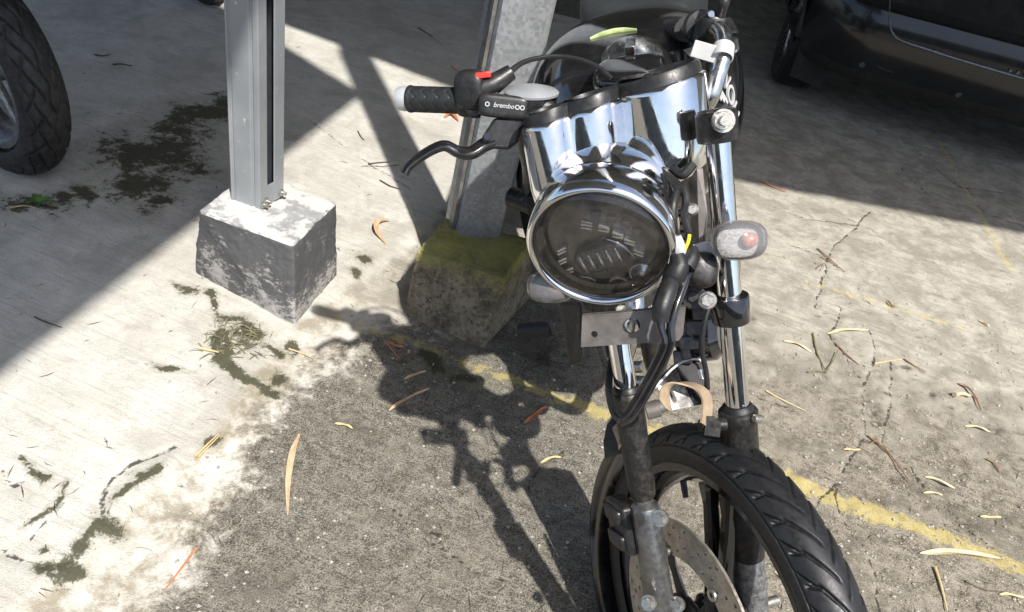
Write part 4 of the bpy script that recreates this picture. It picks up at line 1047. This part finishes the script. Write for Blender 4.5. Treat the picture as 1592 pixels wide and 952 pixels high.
rw = P_('rear_wheel', merge(rim_mesh(rwc, rwn, .213, .045), lathe(rwc, rwn, [(0, -.07), (.05, -.07), (.05, .07), (0, .07)], 32), *[tube([rwc + .04 * (math.cos(a) * basis(rwn)[0] + math.sin(a) * basis(rwn)[1]), rwc + .2 * (math.cos(a) * basis(rwn)[0] + math.sin(a) * basis(rwn)[1])], .014, 8) for a in np.arange(5) * 2 * math.pi / 5]), BLACK_GL)
P_('tyre', tyre_mesh(rwc, rwn, .243, .055, .05, None, 96, 24), RUBBER, rw, ang=180)
P_('swing_arm', merge(tube([ec - BU * .08 + BF * .25 + BE * .09, rwc + rwn * .09], .02, 12), tube([ec - BU * .08 + BF * .25 - BE * .09, rwc - rwn * .09], .02, 12)), BLACK_MT)
P_('engine_drain', merge(cyl(U(985, 595, 1.3), U(1003, 596, 1.29), .012), cyl(U(975, 572, 1.3), U(1000, 570, 1.29), .010)), BOLT)
# ---- front mudguard remnants
def mudguard(a0, a1, hw, R, name, mat, th=.003, lip=.02):
    rings = []
    for a in np.linspace(a0, a1, 22):
        e = wdir(a); row = []
        for s_ in np.linspace(-1, 1, 11):
            row.append(WC + e * (R - lip * abs(s_) ** 2.2) + WN * hw * s_)
        rings.append(row + [q - wdir(a) * th for q in row[::-1]])
    return P_(name, loft(rings), mat)
ab = wheel_angle(1050, 655); 
back = 1 if (wdir(ab + .4) @ np.array([0, 1., 0])) > (wdir(ab - .4) @ np.array([0, 1., 0])) else -1
mudguard(ab + back * .50, ab + back * 1.75, .062, .312, 'mudguard', BLACK_GL)
mg_in = [U(1022, 598, 1.12), U(1040, 580, 1.13), U(1060, 563, 1.14), U(1085, 558, 1.15), U(1096, 575, 1.15), U(1099, 600, 1.14)]
P_('mudguard_stay', loft([mg_in + [U(1097, 628, 1.14), U(1034, 640, 1.12)], [q + np.array([0, .01, 0]) for q in mg_in + [U(1097, 628, 1.14), U(1034, 640, 1.12)]]]), BLACK_GL, smooth=False)
P_('mudguard_edge', tube([U(1018, 603, 1.115), U(1030, 590, 1.12), U(1045, 574, 1.125), U(1065, 561, 1.135), U(1088, 560, 1.14), U(1097, 577, 1.14)], .0018, 8), WHITE_PL)
gpts = [U(940, 715, 1.11), U(938, 690, 1.11), U(944, 660, 1.11), U(958, 640, 1.10), U(972, 650, 1.08), U(974, 680, 1.08), U(968, 706, 1.08)]
sidep = P_('mudguard_flap', loft([gpts, [q + np.array([0, .008, 0]) for q in gpts]]), BLACK_GL, smooth=False, bevel=.001)
gp2 = [U(952, 668, 1.085), U(960, 660, 1.08), U(970, 672, 1.07), U(968, 690, 1.07), U(962, 700, 1.075), U(960, 688, 1.08)]
P_('peeled_patch', loft([gp2, [q + np.array([0, .004, 0]) for q in gp2]]), TAN, sidep, smooth=False)
def band(pts, wvec, hw, th, n=8):
    P = spline(pts, n); rings = []
    T = np.gradient(P, axis=0)
    for p, t_ in zip(P, T):
        w_ = nz(wvec - (wvec @ nz(t_)) * nz(t_)); nn = np.cross(nz(t_), w_)
        rings.append([p - w_ * hw - nn * th, p + w_ * hw - nn * th, p + w_ * hw + nn * th, p - w_ * hw + nn * th])
    return loft(rings)
P_('tan_strap', band([U(1033, 634, 1.02), U(1034, 612, 1.03), U(1044, 600, 1.035), U(1064, 597, 1.04), U(1086, 603, 1.04), U(1098, 618, 1.035), U(1099, 640, 1.03), U(1096, 662, 1.025)], nz(CZ * .75 + CX * .66), .012, .0012), TAN, ang=50)
P_('connector', cyl(U(1088, 574, 1.1), U(1092, 590, 1.1), .004), CHROME2)
P_('connector', cyl(U(1097, 579, 1.1), U(1099, 585, 1.1), .003), RED_PL)
# anonymous under-tank bits seen left of the lamp
P_('side_cover', superell(TC - BU * .16 + BF * .15 - BE * .1, (BE, BF, BU), (.05, .14, .10), .6, .6, 28, 16), BLACK_GL)

# ------------------------------------------------------------------ parked motorcycle at the far left (front wheel in view)
C2 = U(-20, 98, 2.5); C2[2] = .285; N2 = nz((-.432, -.896, -.03))
b2 = Thing('parked_motorcycle', (C2[0], C2[1], 0), 'parked motorcycle with dusty chevron-tread front tyre cut by the left edge', 'motorcycle')
w2 = b2.part('front_wheel', merge(rim_mesh(C2, N2, .185, .045), lathe(C2, N2, [(0, -.06), (.035, -.06), (.035, .06), (0, .06)], 32)), ALU_SPOT)
b2.part('tyre', tyre_mesh(C2, N2, .232, .060, .053, block_groove, 500, 110, depth=.008), RUBBER_OLD, w2, ang=180)
u2, v2, _ = basis(N2)
for i in range(5):
    a = i * 2 * math.pi / 5 + .3; e = math.cos(a) * u2 + math.sin(a) * v2
    b2.part('spoke', tube([C2 + e * .03, C2 + e * .165], [.015, .012], 10), ALU_SPOT, w2)
hd2 = nz(np.cross(np.array([0, 0, 1.]), N2)); 
if hd2[1] > 0: hd2 = -hd2
top2 = C2 - hd2 * .22 + np.array([0, 0, .62])
for s_ in (-1, 1):
    b2.part('fork_leg', tube([C2 + N2 * .085 * s_, top2 + N2 * .085 * s_], [.022, .018], 16), BLACK_MT)
C3 = G(322, 14) + np.array([-.02, .1, .285]); N3 = nz((-.97, -.2, 0))
w3 = b2.part('rear_wheel', merge(rim_mesh(C3, N3, .185, .05), lathe(C3, N3, [(0, -.08), (.06, -.08), (.06, .08), (0, .08)], 32), *[tube([C3 + e * .05, C3 + e * .165], [.018, .014], 8) for e in [math.cos(a) * basis(N3)[0] + math.sin(a) * basis(N3)[1] for a in np.arange(5) * 2 * math.pi / 5]]), SILVER)
b2.part('tyre', tyre_mesh(C3, N3, .232, .062, .053, block_groove, 300, 40), RUBBER_OLD, w3, ang=180)
BD = nz(C3 - C2); mid2 = (C2 + C3) / 2 + np.array([0, 0, .42]); s2 = nz(np.cross(BD, [0, 0, 1.])); up2 = np.cross(s2, BD)
b2.part('body', superell(mid2 + np.array([0, 0, .12]), (s2, BD, np.array([0, 0, 1.])), (.14, .42, .14), .6, .6, 32, 16), BLACK_GL)
b2.part('seat', superell(mid2 + BD * .35 + np.array([0, 0, .24]), (s2, BD, np.array([0, 0, 1.])), (.13, .38, .06), .5, .5, 32, 16), SEAT_M)
b2.part('handlebar', tube([top2 + N2 * .36 + np.array([0, .06, .12]), top2 + N2 * .2 + np.array([0, 0, .14]), top2, top2 - N2 * .2 + np.array([0, 0, .14]), top2 - N2 * .36 + np.array([0, .06, .12])], .012, 12), CHROME2)
b2.part('engine', superell(mid2 + np.array([0, 0, -.12]), (s2, BD, np.array([0, 0, 1.])), (.12, .22, .13), .5, .5, 28, 14), ENGINE)

# ------------------------------------------------------------------ black car (rear corner)
cu0 = nz((1, -.11, 0)); cv0 = np.array([.11, 1, 0]) / math.hypot(.11, 1)
CO = G(1262, 98, .24); CO[2] = 0                                 # rear left lower corner
CO = CO - cu0 * .12 - cv0 * .2
car = Thing('car', CO + cu0 * .85 + cv0 * 2.0, 'black car parked tail-in beyond the motorcycle at the upper right', 'car')
CW, CL = 1.70, 4.1
def car_ring(z, rear, side, rad=.30):
    """plan outline at height z: rear = setback of the tail, side = inset of the flanks"""
    pts = []
    x0, x1, y0, y1 = side, CW - side, rear, CL - .05 - rear * .3
    for (cx_, cy_, a0) in ((x1 - rad, y0 + rad, -90), (x1 - rad, y1 - rad, 0), (x0 + rad, y1 - rad, 90), (x0 + rad, y0 + rad, 180)):
        for a in np.linspace(a0, a0 + 90, 10):
            pts.append((cx_ + rad * math.cos(math.radians(a)), cy_ + rad * math.sin(math.radians(a))))
    # bow the tail a little
    out = []
    for x, y in pts:
        if y < y0 + rad: y += .10 * (2 * (x / CW - .5)) ** 2
        out.append(CO + cu0 * x + cv0 * y + np.array([0, 0, z]))
    return out
rings = [car_ring(z, r_, s_) for z, r_, s_ in ((.21, .22, .12), (.225, .11, .055), (.25, .055, .03), (.30, .02, .012), (.36, .0, .004), (.44, -.015, .0), (.52, -.012, .0), (.565, .004, .0), (.58, .03, .004), (.60, .05, .006), (.72, .06, .008), (.86, .065, .012), (.95, .09, .03), (.99, .16, .06))]
car.part('valance', loft(rings[:4]), DARK_UNDER, ang=40)
body = car.part('body', loft(rings[3:]), CAR_P, ang=40)
WR = CO + cu0 * .10 + cv0 * .62 + np.array([0, 0, .30])
boolean_cut(body, [punch(WR - cu0 * .4, WR + cu0 * .22, .345, 48), punch(WR - cu0 * .4 + cv0 * 2.5, WR + cu0 * .22 + cv0 * 2.5, .345, 48)])
cab = []
for z, r_, s_ in ((.97, .28, .08), (1.2, .62, .17), (1.40, .95, .24), (1.45, 1.15, .32)):
    pts = []
    for (x, y) in ((s_ + .05, r_), (CW - s_ - .05, r_), (CW - s_, r_ + .1), (CW - s_, 3.0 - r_ * .3), (s_, 3.0 - r_ * .3), (s_, r_ + .1)):
        pts.append(CO + cu0 * x + cv0 * y + np.array([0, 0, z]))
    cab.append(pts)
car.part('cabin', loft(cab), BLACK_GL, bevel=.03)
def car_wheel(c, name):
    w_ = car.part(name, merge(lathe(c, -cu0, [(.0, .06), (.05, .06), (.06, .05), (.06, .02)], 24), lathe(c, -cu0, [(.205, .085), (.205, .07), (.19, .06), (.185, -.08), (.20, -.085)], 64), *[loft([[c - cu0 * .055 + (math.cos(a) * cv0 + math.sin(a) * np.array([0, 0, 1.])) * r_ + (-math.sin(a) * cv0 + math.cos(a) * np.array([0, 0, 1.])) * x * hw - cu0 * y * .01 for x, y in ((-1, -1), (1, -1), (1, 1), (-1, 1))] for r_, hw in ((.04, .028), (.12, .018), (.195, .03))]) for a in np.arange(7) * 2 * math.pi / 7 + .2]), CHROME2)
    car.part('tyre', lathe(c, -cu0, [(.2, -.085), (.23, -.10), (.27, -.10), (.290, -.085), (.297, -.05), (.299, 0), (.297, .05), (.290, .085), (.27, .102), (.23, .10), (.205, .087)], 96), RUBBER, w_)
    car.part('brake_drum', lathe(c, -cu0, [(.17, -.05), (.17, .02), (0, .025)], 32), DARK_UNDER, w_)
    return w_
wc_ = WR.copy(); wc_[2] = .298
car_wheel(wc_ + cu0 * .02, 'wheel'); car_wheel(wc_ + cu0 * .02 + cv0 * 2.5, 'wheel'); car_wheel(wc_ + cu0 * 1.5, 'wheel'); car_wheel(wc_ + cu0 * 1.5 + cv0 * 2.5, 'wheel')
car.part('underbody', box(CO + cu0 * CW / 2 + cv0 * 2.1 + np.array([0, 0, .27]), cu0, cv0, np.array([0, 0, 1.]), .58, 1.9, .05), DARK_UNDER, smooth=False)
fp = [WR + cv0 * (-.335) + np.array([0, 0, -.02]) + cu0 * x for x in (-.05, .12)]
car.part('mud_flap', loft([[fp[0], fp[1], fp[1] + np.array([0, 0, -.17]), fp[0] + np.array([0, 0, -.15]) + cu0 * .01], [q + cv0 * .008 for q in (fp[0], fp[1], fp[1] + np.array([0, 0, -.17]), fp[0] + np.array([0, 0, -.15]) + cu0 * .01)]]), DARK_UNDER, smooth=False, bevel=.004)
bpy.context.view_layer.update()
ct = BVHTree.FromPolygons([v.co + Vector(car.base) for v in body.data.vertices], [tuple(p.vertices) for p in body.data.polygons])
def car_path(pts, off): 
    out = []
    for p in pts:
        a, n_ = on_tree(ct, *p)
        if a is not None:
            if n_ @ ray(*p) > 0: n_ = -n_
            out.append(a + n_ * off)
    return out
tp = car_path([(1386, -30), (1384, 0), (1383, 25), (1385, 45), (1394, 58), (1412, 66), (1440, 75), (1480, 88), (1530, 103), (1592, 121), (1640, 134)], .002)
if len(tp) > 3: car.part('tailgate_trim', tube(tp, [.004, .005, .006, .009, .013, .014, .014, .014, .014], 10, 5, flat=.55), CAR_TRIM)
tp = car_path([(1350, 112), (1362, 102), (1375, 108), (1390, 113)], .001)
if len(tp) > 2: car.part('bumper_slot', tube(tp[1:], [.002, .0045, .002], 8, 4), DARK_UNDER)
for p in ((1340, 101), (1490, 148)):
    a, n_ = on_tree(ct, *p)
    if a is not None:
        if n_ @ ray(*p) > 0: n_ = -n_
        car.part('parking_sensor', merge(lathe(a - n_ * .004, n_, [(.0095, 0), (.0095, .0055), (.0125, .0055), (.0135, .003), (.0135, 0)], 28), lathe(a - n_ * .003, n_, [(0, .004), (.0085, .0035), (.0085, 0)], 24)), CAR_TRIM)
tp = car_path([(1570, 110), (1582, 113), (1594, 117)], .006)
if len(tp) > 2:
    for i in range(3): car.part('badge_letter', box(tp[i], cu0, np.array([0, 0, 1.]), cv0, .006, .007, .002), CAR_TRIM, bevel=.001)

# ------------------------------------------------------------------ fallen leaves, twigs, straw
def gpt(px, py, dz=.0):
    p = G(px, py); p[2] = height(p[0], p[1]) + dz; return p
def leaf(pxs, width, mat, label, name='dry_leaf', cat='leaf', curl=.004, group=None, lift=.002):
    P = spline([gpt(*p) for p in pxs], 10); n = len(P); base = P[n // 2].copy()
    t_ = np.linspace(0, 1, n); T = np.gradient(P, axis=0)
    rows = []; 
    for i in range(n):
        d_ = nz(T[i] * np.array([1, 1, 0])); sd = np.array([-d_[1], d_[0], 0])
        w_ = .66 * width * (math.sin(math.pi * min(1, t_[i] * .97 + .02)) ** .8) * (1 - .35 * t_[i]) + .0004
        z0 = P[0][2] * (1 - t_[i]) + P[-1][2] * t_[i] + .0015 + lift + .0022 * math.sin(math.pi * t_[i]) + .0012 * math.sin(7 * t_[i] + len(label))
        for s_ in (-1, -.5, 0, .5, 1):
            rows.append(np.array([P[i][0], P[i][1], z0]) + sd * w_ * s_ + np.array([0, 0, curl * s_ * s_ * math.sin(math.pi * t_[i]) + .0015 * s_ * math.sin(9 * t_[i])]))
    V = np.array(rows); F = []
    for i in range(n - 1):
        for k in range(4): F.append((i * 5 + k, i * 5 + k + 1, (i + 1) * 5 + k + 1, (i + 1) * 5 + k))
    o = mesh(name, (V, F), LEAF[mat], base); o.location = base
    s_ = o.modifiers.new('thickness', 'SOLIDIFY'); s_.thickness = .0006
    return tag(o, label, cat, group)
def twig(pxs, r, mat, label, name='twig', cat='twig', forks=(), lift=.002):
    pts = [gpt(*p, dz=lift + r) for p in pxs]; base = pts[0].copy()
    ms = [tube(pts, [r, r * .8, r * .5], 7, 5)]
    for f in forks: ms.append(tube([gpt(*p, dz=lift + r + .003 * i) for i, p in enumerate(f)], [r * .7, r * .4], 6, 4))
    o = mesh(name, merge(*ms), LEAF[mat], base); o.location = base
    return tag(o, label, cat)
leaf([(466, 674), (455, 705), (448, 750), (447, 802)], .0105, 'tan', 'long curved tan leaf on the dark concrete below the painted footing')
twig([(306, 854), (284, 882), (257, 917)], .0022, 'red', 'thin reddish stick across the chalky strip near the lower left')
leaf([(604, 641), (630, 625), (668, 607)], .006, 'tan', 'narrow tan leaf in the motorcycle shadow, left of the orange one')
leaf([(814, 661), (830, 650), (850, 634)], .0075, 'red', 'small orange-red leaf on the yellow line in the motorcycle shadow')
leaf([(600, 533), (612, 540), (628, 541)], .006, 'red', 'small orange leaf at the left foot of the mossy pedestal')
twig([(600, 534), (612, 548), (622, 560)], .0018, 'red', 'short reddish twig beside the mossy pedestal foot')
leaf([(628, 592), (645, 586), (662, 580)], .005, 'tan', 'small tan leaf just below the yellow line in shadow')
leaf([(604, 350), (588, 356), (584, 370), (600, 387)], .013, 'tan', 'curled orange-tan leaf on the slab between the two posts', curl=.018)
leaf([(1286, 519), (1315, 515), (1350, 515)], .010, 'pale', 'pale leaf right of the fork, topmost of the litter there')
leaf([(1218, 530), (1236, 536), (1262, 549)], .007, 'pale', 'short pale leaf touching the forked olive sprig')
twig([(1263, 520), (1270, 550), (1284, 580)], .003, 'olive', 'forked olive sprig on the concrete right of the fork', 'sprig', 'sprig', forks=[[(1284, 580), (1293, 565), (1300, 550)], [(1255, 580), (1270, 580), (1284, 581)]])
twig([(1298, 533), (1315, 552), (1334, 569)], .0022, 'brown', 'brown stick slanting below the topmost pale leaf')
twig([(1190, 609), (1215, 624), (1251, 640)], .0022, 'straw', 'straw coloured stick beside the right fork slider')
leaf([(1488, 597), (1505, 608), (1525, 642)], .006, 'brown', 'curved brown leaf with a pale bud near the right edge')
twig([(1480, 619), (1492, 615), (1506, 620)], .0075, 'pale', 'small pale seed pod beside the curved brown leaf', 'seed_pod', 'seed pod')
leaf([(1499, 663), (1516, 667), (1538, 674)], .005, 'pale', 'short pale leaf below the seed pod near the right edge')
twig([(1350, 677), (1380, 710), (1413, 753)], .0026, 'brown', 'long brown stick over the cracked concrete right of the wheel', forks=[[(1368, 697), (1362, 688), (1352, 692)]])
leaf([(1436, 742), (1455, 750), (1484, 761)], .006, 'pale', 'pale leaf above the yellow line right of the long brown stick')
leaf([(1428, 862), (1480, 862), (1555, 870)], .0125, 'pale', 'large pale yellow leaf lying on the yellow line', curl=.006)
twig([(1452, 884), (1460, 915), (1470, 952)], .0032, 'straw', 'upright straw stick at the bottom edge below the large pale leaf')
leaf([(1203, 888), (1218, 903), (1242, 929)], .013, 'pale', 'whitish leaf seen through the front wheel opening')
twig([(1270, 388), (1290, 405), (1312, 424)], .0025, 'brown', 'pair of crossed brown twigs near the clear turn signal', forks=[[(1275, 400), (1300, 415)], [(1268, 420), (1280, 412), (1276, 424)]])
twig([(1360, 565), (1380, 563), (1402, 560)], .0024, 'straw', 'pale straw stick lying level below the brown slanting stick')
twig([(1405, 559), (1420, 570), (1437, 581)], .0024, 'brown', 'short brown twig at the end of the level straw stick')
twig([(1533, 713), (1545, 722), (1553, 735)], .0022, 'brown', 'small dark twig at the right edge above the yellow line')
leaf([(1522, 805), (1540, 807), (1556, 806)], .004, 'straw', 'small straw leaf just above the yellow line at right')
leaf([(1432, 770), (1450, 772), (1464, 772)], .004, 'pale', 'tiny pale leaf under the pale leaf near the crack')
twig([(310, 551), (326, 555), (341, 560)], .0035, 'straw', 'short straw stick on the moss in front of the footing')
twig([(303, 715), (320, 698), (340, 680)], .0025, 'straw', 'straw sticks on the mossy slab edge at lower left', forks=[[(308, 715), (342, 683)]])
twig([(449, 546), (468, 552), (487, 560)], .002, 'straw', 'thin pale stick on the ground just right of the footing corner')
twig([(701, 109), (710, 116), (722, 124)], .003, 'red', 'reddish twig on the shaded slab behind the switch housing')
twig([(1184, 283), (1200, 291), (1222, 300)], .003, 'red', 'reddish twig on the shade edge right of the fork')
twig([(572, 262), (590, 260), (606, 259)], .0022, 'dark', 'thin dark twig lying level in the post shadow')
twig([(590, 287), (606, 296), (622, 301)], .0022, 'dark', 'thin dark twig slanting in the post shadow')
twig([(556, 211), (561, 220), (566, 225)], .002, 'dark', 'tiny dark twig at the post shadow edge')
twig([(650, 49), (660, 55), (672, 61)], .003, 'dark', 'dark twig on the shaded slab left of the galvanised post')
twig([(148, 92), (160, 94), (172, 92)], .003, 'dark', 'dark twig on the shaded slab right of the parked tyre')
twig([(176, 108), (190, 107), (206, 110)], .003, 'dark', 'longer dark twig below another on the shaded slab')
twig([(56, 502), (75, 510), (98, 518)], .002, 'dark', 'thin dark twig at the shade edge on the left slab')
leaf([(1378, 468), (1384, 476), (1392, 481)], .004, 'brown', 'tiny brown leaf beside the faint second yellow line')
leaf([(1520, 498), (1530, 505), (1538, 509)], .004, 'straw', 'tiny straw leaf right of the faint second yellow line')
twig([(1500, 905), (1530, 918), (1560, 922)], .002, 'dark', 'thin dark twig at the bottom right corner')
leaf([(1552, 925), (1570, 928), (1592, 930)], .004, 'straw', 'straw leaf in the bottom right corner')
leaf([(1310, 700), (1322, 703), (1336, 702)], .004, 'straw', 'tiny straw leaf left of the long brown stick')
leaf([(520, 660), (535, 664), (548, 668)], .004, 'straw', 'tiny straw leaf on the dark concrete right of the long leaf')
leaf([(840, 720), (855, 716), (872, 713)], .004, 'straw', 'tiny straw leaf in the wheel shadow')
leaf([(690, 190), (700, 186), (712, 196)], .012, 'red', 'crumpled reddish leaf behind the brake lever', curl=.015)
# dry grass tuft under the lamp, green weed on the left
def tuft(name, px, py, n, L, mat, label, cat, spread=1.0, flat=.25, jit=.02):
    b_ = gpt(px, py); ms = []
    for i in range(n):
        a = random.uniform(0, 2 * math.pi); l_ = L * random.uniform(.4, 1); d_ = np.array([math.cos(a), math.sin(a), 0]) * spread
        p0 = np.array([random.uniform(-jit, jit), random.uniform(-jit, jit), .002]); z = random.uniform(.2, 1) * flat
        p1_ = p0 + d_ * l_ * .5 + np.array([0, 0, l_ * z]); p2_ = p0 + d_ * l_ + np.array([0, 0, l_ * z * random.uniform(.2, .9)])
        ms.append(tube([p0, p1_, p2_], [.0013, .0012, .0005], 5, 4, flat=.5))
    V, F = merge(*ms)
    o = mesh(name, (V, F), LEAF[mat]); o.location = b_; return tag(o, label, cat)
tuft('dry_grass', 845, 560, 26, .16, 'dark', 'dry dark grass tuft in the shadow right of the mossy pedestal', 'grass tuft', 1.0, .3)
tuft('dry_grass', 365, 540, 70, .035, 'olive', 'short dry grass on the moss beside the footing', 'grass tuft', 1.0, .35, .06)
def weed(px, py, n, R, label):
    b_ = gpt(px, py); V = []; F = []
    for i in range(n):
        a = 2 * math.pi * i / n + random.uniform(-.3, .3); L = R * random.uniform(.6, 1.1); d_ = np.array([math.cos(a), math.sin(a), 0]); s_ = np.array([-d_[1], d_[0], 0]); o_ = len(V)
        for t_, w_ in ((0, .05), (.3, .32), (.6, .36), (1, .02)):
            c = d_ * L * t_ + np.array([0, 0, .006 + .5 * L * math.sin(2.2 * t_)])
            V += [c - s_ * L * w_ * .6, c + np.array([0, 0, -.002]), c + s_ * L * w_ * .6]
        for k in range(3):
            for q in range(2): F.append((o_ + k * 3 + q, o_ + k * 3 + q + 1, o_ + k * 3 + q + 4, o_ + k * 3 + q + 3))
    o = mesh('weed', (np.array(V), F), LEAF['green']); o.location = b_; return tag(o, label, 'weed')
weed(62, 328, 11, .035, 'small green weed in the mossy crack at the left edge')
twig([(18, 332), (40, 330), (62, 334)], .002, 'straw', 'straw stick lying beside the small green weed')
# moss fronds, grit: nobody could count them
def scatter(name, n, fn, mat, kind_label):
    V = []; F = []
    for i in range(n):
        r_ = fn()
        if r_ is None: continue
        v, f = r_; o_ = len(V); V += list(v); F += [tuple(k + o_ for k in q) for q in f]
    o = mesh(name, (np.array(V), F), mat); tag(o, kind_label, kind='stuff'); return o
my, mx = np.where(moss > .15); pick = rng.choice(len(my), 8000)
it = iter(pick)
def frond():
    i = next(it); x = gx[mx[i]] + random.uniform(-.004, .004); y = gy[my[i]] + random.uniform(-.004, .004)
    if random.random() > moss[my[i], mx[i]] * 1.6: return None
    z = HZ[my[i], mx[i]]; a = random.uniform(0, 6.28); L = random.uniform(.0015, .004); w_ = .0008
    d_ = np.array([math.cos(a), math.sin(a), 0]); s_ = np.array([-d_[1], d_[0], 0]); p = np.array([x, y, z])
    return [p - s_ * w_, p + s_ * w_, p + d_ * L * .8 + np.array([0, 0, L * .8])], [(0, 1, 2)]
scatter('moss_fronds', 8000, frond, MOSS_M, 'dark green moss growing in the concrete seams')
def grit():
    px, py = random.uniform(250, 1592), random.uniform(380, 952)
    if random.random() < .35: px, py = random.uniform(1180, 1592), random.uniform(500, 952)
    p = G(px, py); x, y = p[0], p[1]
    r_ = random.choice([.0012, .0015, .002, .002, .003, .0045]) * random.uniform(.7, 1.2); z = height(x, y) + r_ * .4
    v = [np.array([x, y, z]) + r_ * np.array(q) * random.uniform(.6, 1.3) for q in ((1, 0, 0), (-1, 0, 0), (0, 1, 0), (0, -1, 0), (0, 0, .8), (0, 0, -.8))]
    return v, [(0, 2, 4), (2, 1, 4), (1, 3, 4), (3, 0, 4), (2, 0, 5), (1, 2, 5), (3, 1, 5), (0, 3, 5)]
scatter('grit', 2600, grit, STONE_M, 'loose grit over the yard concrete')
def bit():
    px, py = random.uniform(0, 1592), random.uniform(20, 952)
    p = G(px, py); x, y = p[0], p[1]
    if not (-2.6 < x < 2.7 and .4 < y < 4.3): return None
    a = random.uniform(0, 3.14); L = random.uniform(.004, .02); w_ = random.uniform(.0006, .0013); z = height(x, y) + .002
    d_ = np.array([math.cos(a), math.sin(a), 0]); s_ = np.array([-d_[1], d_[0], 0]); c = np.array([x, y, z]); k_ = s_ * L * random.uniform(-.2, .2)
    return [c - d_ * L, c + s_ * w_ + k_, c + d_ * L, c - s_ * w_ + k_, c + k_ + np.array([0, 0, w_])], [(0, 1, 4), (1, 2, 4), (2, 3, 4), (3, 0, 4)]
scatter('plant_litter', 420, bit, LEAF['dark'], 'tiny dark plant litter strewn over the concrete')

scene.render.resolution_x = 1024; scene.render.resolution_y = 612
